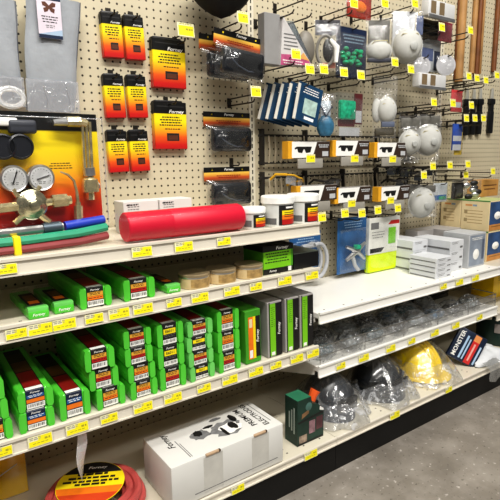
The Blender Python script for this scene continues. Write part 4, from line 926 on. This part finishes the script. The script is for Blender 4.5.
# right-hand hooks with tags
for px, py, L, lab in ((433, 166, 8, 'left hook of the lower three'), (450, 165, 8, 'middle hook of the lower three'), (468, 164, 8, 'right hook of the lower three'), (424, 175, 8, 'hook above the bagged mask over the white cartons'), (466, 174.5, 7, 'hook over the silver fittings bag'), (493, 171, 7, 'hook at the right edge over the brown carton'),
                       (434, 102, 8, 'hook under the white folded packs'), (453, 103, 8, 'hook in front of the red packet'), (471.5, 105, 6, 'hook between the black handles'), (466.5, 118, 6, 'left hook of three across the black handles'), (475, 118, 6, 'middle hook of three across the black handles'), (483.5, 118, 6, 'right hook of three across the black handles'),
                       (469, 76, 7, 'left hook below the brown sticks'), (477, 78, 7, 'middle hook below the brown sticks'), (486, 80, 7, 'right hook below the brown sticks'), (497, 75, 7, 'hook at the right edge below the brown sticks'), (470.5, 30, 8, 'hook across the brown sticks'), (442, 27, 8, 'hook beside the red pouch near the sticks')):
    tag_hook(px, py, L, 'wire hook with price tag, '+lab)
# red packet, blue yellow packet, white trays, discs
bag_thing('red_packet', 'small red and white packet behind a price tag right of the masks', 'packet', (450, 90, 462, 112), -4.5, lambda m, w, h: (m.b2(-w*.45, w*.45, -.2, 0, -h, 0, pm('bright_red', '#c23a3e', .5), .1), m.rect(-w*.3, w*.35, -h*.8, -h*.55, -.22, OFFW)), seed=31, hooklabel='wire hook carrying the small red packet')
bag_thing('blue_packet', 'small blue and white packet with yellow side below the red packet', 'packet', (450, 124, 462, 155), -4.5, lambda m, w, h: (m.b2(-w*.45, w*.3, -.5, -.2, -h*.85, 0, pm('packet_blue', '#2f4fa0', .5, var=.2), .1), m.rect(-w*.45, w*.25, -h*.55, -h*.38, -.52, OFFW), m.rect(-w*.45, w*.25, -h*.85, -h*.66, -.52, OFFW), m.b2(-w*.1, w*.5, -.1, 0.1, -h, -h*.25, pm('packet_yellow', '#d9b81e', .5), .1)), seed=32, bagm=CLEARS, hooklabel='wire hook carrying the small blue packet')
bag_thing('red_pouch', 'dark red pouch behind a tag beside the brown sticks', 'pouch', (437, 22, 452, 42), -4.5, lambda m, w, h: m.b2(-w*.45, w*.45, -.2, 0, -h, 0, pm('pouch_red', '#8a2f3c', .5, var=.3), .1), seed=33)
def folded(b, label, Y=-6):
    x, w, zt, zb = BX(*b, Y); h = zt-zb
    t = thing('folded_mask_pack', label, 'pack', (x, Y, zb), 0, 'white folded packs')
    m = MB(); m.box((0, 0, h*.55), (w*.96, 1.6, h*.85), pm('pack_cool_white', '#cfcfce', .5, var=.05), .2, 2); m.build('carton', t)
    m = MB(); 
    for k in range(2): m.rect(-w*.4+k*w*.3, -w*.22+k*w*.3, h*.25, h*.9, -.83, pm('brown_sq', '#7c6a50', .5))
    m.b2(-w*.48, w*.48, -.9, -.7, 0, h*.2, STEEL, .05, 1); m.build('print', t)
folded((415, 74, 443, 90), 'white folded mask pack below the two grey discs'); folded((424, 2, 452, 21), 'white folded mask pack at the top beside the brown sticks')
for b, lab in (((437, 55, 453, 76), 'round grey filter pad next to the brown sticks'), ((414, 57, 428, 76), 'round grey filter pad left of the other one')):
    bag_thing('filter_pad', lab, 'filter', b, -5, lambda m, w, h: m.lathe([(h*.48, .3), (h*.5, .1), (h*.5, -.1), (0, -.3)], pm('pad_grey', '#b3b3b6', .6, var=.04), n=24, X=Matrix.Translation((0, -.3, -h*.5)) @ RX90 @ Matrix.Rotation(math.pi, 4, 'X')), seed=41, bagm=CLEARS, d=1.4, hooklabel='wire hook carrying the '+lab)
bag_thing('blue_white_packet', 'white and blue packet behind the grey filter pads', 'packet', (420, 36, 440, 72), -3, lambda m, w, h: (m.b2(-w*.48, w*.48, -.2, 0, -h, 0, pm('packet_white', '#c4c9cc', .5), .1), m.rect(-w*.45, w*.1, -h*.7, -h*.35, -.22, pm('bluegrey', '#56648c', .5)), m.rect(w*.15, w*.45, -h*.95, -h*.4, -.22, NAVY)), seed=42, bagm=CLEARS)
bag_thing('black_strap_bundle', 'bundle of dark straps between the mask bag and the sticks', 'straps', (416, 18, 440, 42), -3.5, lambda m, w, h: [m.tube([(-w*.45, -.3-.1*k, -h*.15-k*h*.16), (0, -.7, -h*.22-k*h*.16), (w*.45, -.3, -h*.12-k*h*.16)], .35, BLACK if k % 2 else pm('strap_brown', '#4b4238', .6)) for k in range(5)], seed=43, bagm=CLEARS)
for b_, lab, Y_ in (((398, 112, 412, 131), 'dark strap pack behind the left lower mask bag', -2.5), ((418, 110, 434, 130), 'dark strap pack behind the right lower mask bag', -2.5), ((398, 40, 416, 58), 'dark strap pack behind the large white mask bag', -2)):
    bag_thing('strap_pack', lab, 'straps', b_, Y_, lambda m, w, h: [m.tube([(-w*.4, -.2-.12*k, -h*.2-k*h*.15), (0, -.6, -h*.3-k*h*.15), (w*.42, -.25, -h*.18-k*h*.15)], .3, BLACK if k % 2 else pm('strap_brown', '#4b4238', .6)) for k in range(5)], seed=51, bagm=CLEARS, hooklabel='wire hook carrying the '+lab)
# brown sticks
def mk_stick(r, h, mat):
    def f(label):
        m = MB(); m.lathe([(r*.7, 0), (r, .15), (r, h*.5), (r*.94, h), (r*.5, h+.1)], mat, n=12); return tag(m.build('wooden_stick', None, (0, 0, 0)), label, 'stick', 'brown sticks in front of the pegboard')
    return f
W1 = pm('wood_tan', '#a9804f', .55, var=.25, scale=.3); W2 = pm('wood_brown', '#74451f', .5, var=.3, scale=.3)
for px, py, r, mt, lab in ((458.5, 82, .85, W1, 'thick tan stick, leftmost of the brown sticks'), (455, 80, .35, W2, 'thin dark stick left of the thick tan one'), (471.5, 74, .55, W1, 'tan stick crossed by a price tag'), (476, 76, .6, W2, 'dark brown stick in the middle of the group'), (479.5, 74, .35, W1, 'thin tan stick against the dark brown one'), (493.5, 72, .55, W2, 'dark brown stick at the right edge')):
    p = P(px, py, -r); KIT.put(('st', r, mt.name), mk_stick(r, 36, mt), (p.x, -r+.03, p.z), lab)
# black handles
def mk_handle(label):
    t = thing('black_handle_tool', label, 'tool', (0, 0, 0), 0, 'black handled tools hanging at right')
    m = MB(); m.b2(-.8, .8, -.45, .45, -9.6, -4.6, BLACK, .25, 2); m.b2(-.95, .95, -.5, .5, -3.2, -1.9, BLACK, .2, 2); m.b2(-.6, .6, -.35, .35, -5, -3, BLACK, .1); m.build('grip', t)
    m = MB(); m.tube([(0, 0, -2), (0, 0, .3)], [.45, .3], pm('blade_pale', '#b9b8b0', .3, metal=.5), n=8); m.build('blade', t); return t
for px, lab in ((467.5, 'black handled tool, leftmost of four hanging at right'), (474.5, 'black handled tool, second of four from left at right'), (481, 'black handled tool, third of four from left at right'), (492.5, 'black handled tool, rightmost of four beside the right edge')):
    p = P(px, 90, -.5); KIT.put('hd', mk_handle, (p.x, -.46, p.z), lab)

# ------------------------------------------------------------------ guarded shelf contents
xa, xb = UP[1]+.3, UP[2]-.3; yf = -SH+.15
t = thing('wire_guard', 'see-through front guard with bright wire rail on the lower shelf', 'guard', ((xa+xb)/2, yf, ZB+.22)); w = (xb-xa)/2
m = MB(); m.tube([(-w, 9, 2.6), (-w, .6, 2.7), (-w+.6, 0, 2.7), (w-.6, 0, 2.4), (w, .6, 2.4), (w, 9, 2.4)], .10, CHROME, n=6); m.tube([(-w, 9, 1.3), (-w, .1, 1.3), (-w+.3, 0, 1.3), (w, 0, 1.2)], .06, CHROME, n=6); m.build('rail', t)
for k in range(6):
    m = MB(); xx = -w+.3+k*(2*w-.6)/5; m.tube([(xx, 0, 0), (xx, 0, 2.65)], .06, CHROME, n=5); m.build('wire_upright', t)
for k in range(4):
    m = MB(); m.tube([(-w, 2+k*2.2, 0), (-w, 2+k*2.2, 2.6)], .06, CHROME, n=5); m.build('wire_upright', t)
m = MB(); m.b2(-w+.2, w, .06, .12, .02, 2.45, clear('acrylic', base=.05, edge=.35, wr=.15, white='#c9cdd0', haze=.09)); m.build('clear_panel', t)
rn = random.Random(11)
TEAL = pm('gog_teal', '#31525c', .3, var=.3, scale=1)
def mk_bg(tint, seed):
    def f(label):
        t = thing('bagged_goggles', label, 'goggles', (0, 0, 0), 0, 'bagged goggles on the guarded shelf')
        m = MB(); m.dome((0, -.3, .95), (2.0, 1.2, .85), tint, lo=-.9); m.tube([(-1.9, 0, 1), (-1.2, 1.3, 1.1), (0, 1.7, 1.0), (1.2, 1.3, 1.1), (1.9, 0, 1)], .2, tint); m.build('goggles', t)
        m = MB(); m.dome((0, .2, .03), (2.6, 2.2, 2.5), CLEARB, wob=.2, seed=seed, n=30, m=14); m.build('bag', t); return t
    return f
slots = [(50.3, -12.4, 0), (54.0, -8.2, 1), (56.2, -12.6, 2), (61.8, -12.3, 0), (67.4, -12.5, 1), (70.6, -8.3, 3), (73.0, -12.6, 2), (78.6, -12.4, 3), (84.0, -12.5, 1), (89.6, -12.5, 2), (60, -7.6, 2), (65.4, -7.2, 1), (76.4, -7.6, 0), (82.4, -7.6, 2)]
tints = [pm('gog_deepteal', '#1c5a68', .2, var=.4), pm('gog_smoke', '#1e2022', .2, var=.4), pm('gog_clear', '#a5adb0', .2, var=.4), pm('gog_steel', '#4a7090', .2, var=.5)]
where = ['teal, at the left end', 'smoky, set back near the left end', 'pale, second from left at the guard', 'teal, third from left at the guard', 'smoky, at the middle of the guard', 'blue grey, set back near the middle', 'pale, right of the middle at the guard', 'blue grey, below the small white box stack', 'smoky, second from the right end', 'pale, at the right end', 'pale, at the back left', 'smoky, at the back middle', 'teal, at the back right of middle', 'pale, at the back right']
for k, (x, y, q) in enumerate(slots): KIT.put(('bg', q), mk_bg(tints[q], q+3), (x, y, ZB+.05), 'bagged goggles on the guarded shelf, '+where[k], rz=rn.uniform(-.6, .6))
for k in range(4):  # dark stacked lines at the shelf back, built as flat black slabs
    KIT.put('slab', lambda l: tag(MB().b2(-5, 5, -2, 2, 0, .8, BLACK, .15, 2).build('black_slab', None, (0, 0, 0)), l, 'case', 'flat black slabs at the right end of the guarded shelf'), (88.8, -3.4, ZB+.02+k*.86), ['bottom', 'second from bottom', 'third from bottom', 'top'][k]+' flat black slab in the pile at the back of the guarded shelf')

# ------------------------------------------------------------------ bottom deck goods
# electrode carton
x0, x1, y0, y1, h = 21.4, 37.2, -19.3, -11.7, 5.3
t = thing('electrode_carton', 'long white carton of premium electrodes on the bottom deck', 'carton', ((x0+x1)/2, (y0+y1)/2, ZD+.12)); w, d = x1-x0, y1-y0
m = MB(); m.b2(-w/2, w/2, -d/2, d/2, 0, h, WCARD, .18, 2); m.build('carton', t)
RZ = Matrix.Rotation(math.pi/2, 4, 'Z'); zt = h+.012
m = MB(); m.text('PREMIUM', 1.15, (w/2-3.1, .3, zt), INK, rot=RZ); m.text('ELECTRODES', 1.05, (w/2-1.7, .3, zt), INK, rot=RZ); m.top(w/2-.9, w/2-.8, -d*.3, d*.4, zt, GINK)
m.text('Forney', 1.15, (-w/2+2.0, 1.2, zt), INK, rot=RZ, italic=.25); m.top(-w/2+2.75, -w/2+2.85, -d*.42, d*.1, zt, GINK); m.top(-w/2+3.0, -w/2+3.08, -d*.42, d*.0, zt, GINK)
gr = pm('halftone', '#7a7a7a', .6, var=.3, scale=1.5)
def blob(cx, cy_, rx, ry, mt, z, seed, n=18):
    r2 = random.Random(seed); m.add([(cx+rx*math.cos(k*2*math.pi/n)*r2.uniform(.75, 1.15), cy_+ry*math.sin(k*2*math.pi/n)*r2.uniform(.75, 1.15), z) for k in range(n)], [tuple(range(n))], mt)
blob(1.6, -.4, 2.3, 1.9, gr, zt, 1); blob(2.0, -.6, 1.5, 1.2, WHITE, zt+.01, 2); blob(2.5, -.3, .6, .9, INK, zt+.02, 3); blob(-1.9, .2, 1.3, 1.1, gr, zt, 4); blob(-2.1, .6, .6, .7, INK, zt+.01, 5); blob(1.4, 2.2, .9, .35, GINK, zt, 6); blob(-.2, 1.2, .8, .3, INK, zt, 7); blob(.9, -.9, .3, 1.1, INK, zt+.02, 8); blob(3.4, 1.2, .5, 1.0, INK, zt, 9)
m.b2(-w*.32, w*.44, -d/2-.02, -d/2, .85, .93, GINK); m.build('print', t)
tp = pm('clear_tape', '#c8c6bf', .3)
for xx in (-w*.16, w*.27):
    m = MB(); m.b2(xx-1.3, xx+1.3, -d/2-.012, -d/2+.1, .5, h-.3, tp); m.build('tape', t)
for xx in (-w*.16, w*.27):
    m = MB(); m.box((xx, -d/2+.02, h-.12), (2.0, .35, .32), pm('slot_kraft', '#b79c80', .7), .12, 2); m.box((xx+.85, -d/2-.0, h-.1), (.3, .36, .3), pm('slot_dk', '#4a3524', .8), .1); m.build('hand_slot', t)
# dark green kit carton
GK = pm('kit_green', '#1d3a30', .45, var=.3, scale=.4); GT = pm('kit_green_top', '#2f7356', .45)
t = thing('kit_carton', 'dark green carton with a cut corner and orange nozzle beside the white carton', 'carton', (43.1, -16.6, ZD+.05))
m = MB(); m.prism([(-2.3, 0), (2.5, 0), (2.5, 4.0), (1.6, 5.0), (.3, 5.6), (.1, 6.6), (-2.3, 6.6)], -1.3, 1.3, GK); m.b2(-2.3, .1, -1.3, 1.3, 6.58, 6.64, GT); m.build('carton', t)
m = MB(); y = -1.32
m.polyf([(-2.2, 3.2), (2.4, 3.6), (2.4, 3.95), (-2.2, 3.5)], y, INK); m.rect(-.2, .9, 1.2, 3.1, y, pm('kit_pink', '#97757c', .5, var=.4, scale=1.2)); m.rect(1.1, 2.3, 1.4, 3.3, y, pm('kit_red', '#5f3a40', .5, var=.4)); m.rect(-2.0, -.6, .2, 1.4, y, pm('kit_peach', '#9a8878', .5, var=.5, scale=1.5)); m.rect(-2.2, 2.4, .05, .3, y-.01, INK)
m.polyf([(-1.6, 3.8), (-.3, 4.3), (-.2, 4.9), (-1.5, 4.5)], y, pm('kit_tan', '#8a6a4a', .5, var=.4)); m.lathe([(.6, 0), (0, .1)], pm('kit_teal', '#4d7068', .5), n=12, X=Matrix.Translation((-.3, y, 5.3)) @ RX90)
[m.side(-.75+.5*q, -.5+.5*q, 1.6+.3*q, 5.4-.4*q, -2.32, pm('kit_pale', '#a9b3ab', .5)) for q in range(3)]; m.polyf([(1.7, 4.2), (2.45, 3.9), (2.45, 4.2), (1.75, 4.75)], y-.01, WHITE)
m.build('print', t)
m = MB(); m.tube([(1.6, .2, 4.8), (1.9, .3, 5.6), (2.4, .3, 6.3)], [.5, .6, .75], pm('nozzle_orange', '#e8622a', .4), n=10); m.tube([(1.3, .3, 5.0), (2.4, 0, 4.4)], .45, BLACK, n=8); m.build('nozzle', t)
# coils
def mk_coil(label):
    t = thing('cable_coil', label, 'coil', (0, 0, 0), 0, 'red coils on the bottom deck'); R = 4.6
    RC = pm('coil_red', '#b5504c', .4, var=.15, coat=.4)
    m = MB()
    for r_, z_ in ((R, .62), (R-.85, .62), (R+.6, 1.2), (R-.3, 1.3), (R-1.2, 1.3), (R+.2, 2.05), (R-.7, 2.1)):
        m.tube([(r_*math.cos(k*math.pi/18), r_*math.sin(k*math.pi/18), z_+.1*math.sin(k*.7+r_)) for k in range(36)], .48, RC, n=8, closed=True)
    m.build('loops', t)
    m = MB(); m.X = Matrix.Translation((-.5, .9, 2.66)) @ Matrix.Rotation(.05, 4, 'X'); rr = 3.75
    m.lathe([(rr, 0), (rr, .05), (0, .05)], YEL, n=40); n = 14; g = .06
    def seg(a0, a1, mt, z):
        pts = [(rr*.985*math.cos(math.radians(a0+(a1-a0)*k/n)), rr*.985*math.sin(math.radians(a0+(a1-a0)*k/n)), z) for k in range(n+1)]; m.add(pts, [tuple(range(n+1))], mt)
    seg(28, 152, INK, g); seg(190, 350, ORG, g); seg(208, 332, pm('label_red', '#d0481f', .5), g+.01)
    m.text('Forney', .62, (.4, 2.65, g+.02), WHITE, rot=Matrix(), italic=.2, sx=1.2)
    rn3 = random.Random(5)
    for k, (lw, zz) in enumerate(((3.4, 1.35), (5.2, .75), (6.2, .15), (3.4, -.35))):
        a = -lw/2
        while a < lw/2-.2:
            b = min(lw/2, a+rn3.uniform(.4, 1.0)); m.top(a, b, zz, zz+.34, g+.015, INK); a = b+.16
    m.build('label_disc', t); return t
p = PZ(98, 500, ZD+2); p.y = max(p.y, -13.6); KIT.put('coil', mk_coil, (p.x, p.y, ZD+.03), 'red cable coil with yellow label disc on the bottom deck', rz=-.5)
KIT.put('coil', None, (p.x-11.6, p.y-.1, ZD+.03), 'red cable coil at the lower left photo corner', rz=.2)
# twisted film strap
a, b = P(83, 426, -15.6), P(81, 478, -14.6)
t = MB(); n = 24
t.grid(lambda u, v: (a.x+(b.x-a.x)*v+(u-.5)*1.0*math.cos(2.4*v-1.0)+.1*math.sin(8*v), -14.9+.2*v+(u-.5)*1.0*math.sin(2.4*v-1.0), (Z3-1.4)+(b.z-.5-(Z3-1.4))*v), 3, n, clear('strap_film', base=.2, edge=.5, wr=.9, bscale=2, haze=.55))
tag(t.build('film_strap', None, (0, 0, 0)), 'twisted clear film strap dangling from the third shelf edge above the coil', 'strap')
# yellow carton at left
t = thing('yellow_carton', 'plain yellow carton standing at the back left of the bottom deck', 'carton', (5.9, -4.2, ZD+.05))
m = MB(); m.b2(-3.4, 3.4, -1.5, 1.5, 0, 7, pm('carton_yellow', '#ffce08', .4, coat=.3), .08, 1); m.build('carton', t)
m = MB(); m.b2(-3.45, 3.45, -1.56, -1.52, 0, 7, CLEARS); m.polyf([(-.5, 2.6), (2.4, 3.9), (2.5, 4.05), (-.5, 2.8)], -1.58, WHITE); m.build('film', t)
# helmets in bags
def helmet(label, c, r, mat, seed, rz=0, hat=False, bag=(6.0, 6.2, 6.0), bagoff=(0, -1.2)):
    t = thing('hard_hat' if hat else 'welding_helmet', label, 'hard hat' if hat else 'helmet', (c[0], c[1], ZD+.04), rz)
    m = MB(); rx, ry, rz_ = r
    m.dome((0, 0, .5), (rx, ry, rz_), mat, n=32, m=14)
    if hat:
        m.grid(lambda u, v: ((rx*(1+.12*v+.14*v*max(0, -math.sin(2*math.pi*u))))*math.cos(2*math.pi*u), (ry*(1+.12*v+.22*v*max(0, -math.sin(2*math.pi*u))))*math.sin(2*math.pi*u), .55-.25*v), 32, 3, mat)
        for xx in (-.9, 0, .9): m.tube([(xx, -ry*.92*math.cos(a)*-1 if False else ry*.98*math.cos(a), .5+rz_*1.01*math.sin(a)) for a in [math.pi*(.12+.76*k/12) for k in range(13)]], .28, mat)
    else:
        m.grid(lambda u, v: (rx*1.0*math.cos(math.pi+math.pi*u)*(1-.12*v), -1.0*ry*math.sin(math.pi*u)*(1+.15*v)-.2*v, .6+rz_*.5-(rz_*.5+.5)*v), 24, 6, mat)
    m.build('shell', t)
    if not hat:
        m = MB(); m.box((0, -ry*1.02, rz_*.45), (rx*1.0, .5, rz_*.34), pm('lens_black', '#08090a', .08, coat=1), .12, 2); m.build('lens_window', t)
    A, H = bag[0], bag[2]; fr = -19.7-c[1]; bk = r[1]+1.0
    def tent(mat0, v0, v1, nv):
        def fn(u, v):
            a = 2*math.pi*u; q = v0+(v1-v0)*v
            ext = (-fr if math.sin(a) < 0 else bk)
            wr_ = 1+(.07*math.sin(5*a+seed)+.05*math.sin(11*a+2*seed+3*q))*q*q
            zz = H*(1-q**2.0)*(1+.05*math.sin(7*a+seed)*q)+.35*q*abs(math.sin(9*a+seed+4*q))*(1.15-q)+.05+.18*q*q*abs(math.sin(17*a+6*q))
            sp = (abs(math.cos(a))**3+abs(math.sin(a))**3)**(-1/3) if q > .6 else 1+((abs(math.cos(a))**3+abs(math.sin(a))**3)**(-1/3)-1)*q/.6
            return (A*q*wr_*sp*math.cos(a), max(fr, ext*q*wr_*sp*math.sin(a)), zz)
        m = MB(); m.grid(fn, 72, nv, mat0); return m
    tent(CLEARW, 0.02, .74, 16).build('bag', t)
    tent(FLAP, .74, 1.0, 9).build('bag_mouth', t); return t
helmet('dark grey helmet in a clear bag next to the green kit carton', (51.4, -12.6), (3.9, 4.2, 5.6), pm('helmet_slate', '#23282f', .3, var=.25), 3, 0, bag=(5.1, 5.2, 6.5))
helmet('black helmet in a clear bag between the grey helmet and yellow hat', (62.4, -13.0), (4.7, 4.2, 5.5), pm('helmet_black', '#14171b', .22, coat=.6), 5, 0, bag=(5.1, 5.2, 6.5))
helmet('yellow hard hat in a clear bag on the bottom deck', (74.0, -12.0), (4.5, 5.0, 5.4), pm('hat_yellow', '#f7d708', .3, coat=.3), 8, 0, hat=True, bag=(5.5, 5.8, 6.5))
# navy pack
q = P(467, 347, -16.2)
t = thing('navy_pack', 'navy printed pack with red stripe leaning by the yellow hard hat', 'pack', (q.x, -16.0, ZD+3.25), rot=(-.25, .5, -.75))
m = MB(); m.X = Matrix.Scale(1.12, 4); m.b2(-2.5, 2.5, -.45, .45, -2.5, 2.9, pm('pack_navy', '#18263f', .35, var=.2, coat=.4), .25, 2); m.build('pouch', t)
m = MB(); m.X = Matrix.Scale(1.12, 4); y = -.48; R90 = Matrix.Rotation(-math.pi/2, 4, 'Y') @ RX90
m.text('MONSTER', 1.0, (-1.65, y, .2), WHITE, rot=R90); m.b2(.35, 1.45, y, y+.05, -2.3, 1.6, pm('stripe_red', '#c8332f', .4)); m.b2(.35, 1.45, y, y+.05, 1.6, 2.7, pm('stripe_orange', '#e0945a', .4)); m.rect(.75, 1.05, -1.8, 1.2, y-.02, pm('stripe_pale', '#e0a59a', .5))
for k in range(3): m.rect([-.8, -.2, 1.8][k], [-.45, .05, 2.1][k], -2.0, 2.0-k*.4, y, pm('pale_ink', '#a9c3dd', .5))
m.build('print', t)
t = thing('bagged_black_mask', 'dark bagged mask between the yellow hard hat and navy pack', 'mask', (82.6, -6.4, ZD+.05))
m = MB(); m.dome((0, 0, .4), (2.6, 2.8, 4.8), pm('dk_rubber', '#22262b', .4, var=.2), n=20, m=10); m.build('mask', t); m = MB(); m.dome((0, -.2, 0), (3.0, 3.3, 5.4), CLEARW, wob=.12, seed=12, n=30, m=14); m.build('bag', t)
# white cloth at the right
t = thing('white_cloth_bag', 'crumpled white plastic bag at the right end of the bottom deck', 'bag', (88.8, -16.6, ZD+.16))
m = MB(); m.dome((.4, -.2, 0), (4.9, 3.0, 2.2), pm('cloth_white', '#d4d6d8', .5, var=.06), wob=.22, seed=9, n=36, m=14); m.build('cloth', t)
m = MB(); m.tube([(2.2, -2.0, 1.6), (3.2, -2.9, 1.2), (4.4, -3.2, 1.0), (5.4, -2.4, 1.2)], .3, INK, n=6); m.build('dark_strap', t)
m = MB(); m.grid(lambda u, v: (-4.6+4.6*u+.2*math.sin(6*v), -2.4-1.5*min(1, v*3)-.2*math.sin(math.pi*u*2)-.2*v, 1.0-3.6*v*(1-.35*abs(u-.5))), 10, 10, clear('hang_film', base=.1, edge=.4, wr=.8, white='#a5a5a2', haze=.5)); m.build('hanging_flap', t)
# dark green bin and yellow carton at far right
t = thing('green_bin', 'dark green bin with a pale label at the right edge of the deck', 'bin', (101.0, -13.2, ZD+.05))
m = MB(); m.lathe([(4.2, 0), (4.5, .2), (4.8, 5.6), (5.0, 5.65), (5.0, 6.0), (4.7, 6.0), (4.4, .6), (0, .6)], pm('bin_green', '#16302a', .4), n=32); m.build('tub', t)
m = MB(); m.grid(lambda u, v: (4.82*math.cos(3.4+1.2*u), 4.82*math.sin(3.4+1.2*u), 2.9+1.9*v), 10, 2, pm('bin_label', '#8d8580', .5)); m.build('label', t)
carton('yellow_carton', 'yellow carton below the tan cartons at the right edge', (108, -7, ZB-1.48), (8, 5, 6.2), pm('carton_yellow', '#d9ac12'), lambda m, w, d, h: m.lines(-w*.3, w*.3, h*.8, .5, 3, -d/2-.02, BROWN, h=.2))

# ------------------------------------------------------------------ light
wd = bpy.data.worlds.new('world'); scn.world = wd; wd.use_nodes = True
bg = wd.node_tree.nodes['Background']; bg.inputs[0].default_value = (1, .985, .95, 1); bg.inputs[1].default_value = .15
def area(name, loc, rot, sx, sy_, e, col=(1, .97, .92)):
    l = bpy.data.lights.new(name, 'AREA'); l.shape = 'RECTANGLE'; l.size = sx*S; l.size_y = sy_*S; l.energy = e; l.color = col
    o = bpy.data.objects.new(name, l); COL.objects.link(o); o.location = L3(loc); o.rotation_euler = rot; return o
area('ceiling_light', (12, -60, 135), (.4, 0, 0), 190, 12, 64)
area('ceiling_light', (8, -108, 138), (.72, 0, 0), 170, 14, 265)
area('ceiling_light', (10, -190, 120), (1.0, 0, 0), 200, 14, 80)
scn.view_settings.view_transform = 'Standard'; scn.view_settings.look = 'Medium High Contrast'; scn.view_settings.exposure = -0.22
scn.cycles.transparent_max_bounces = 24
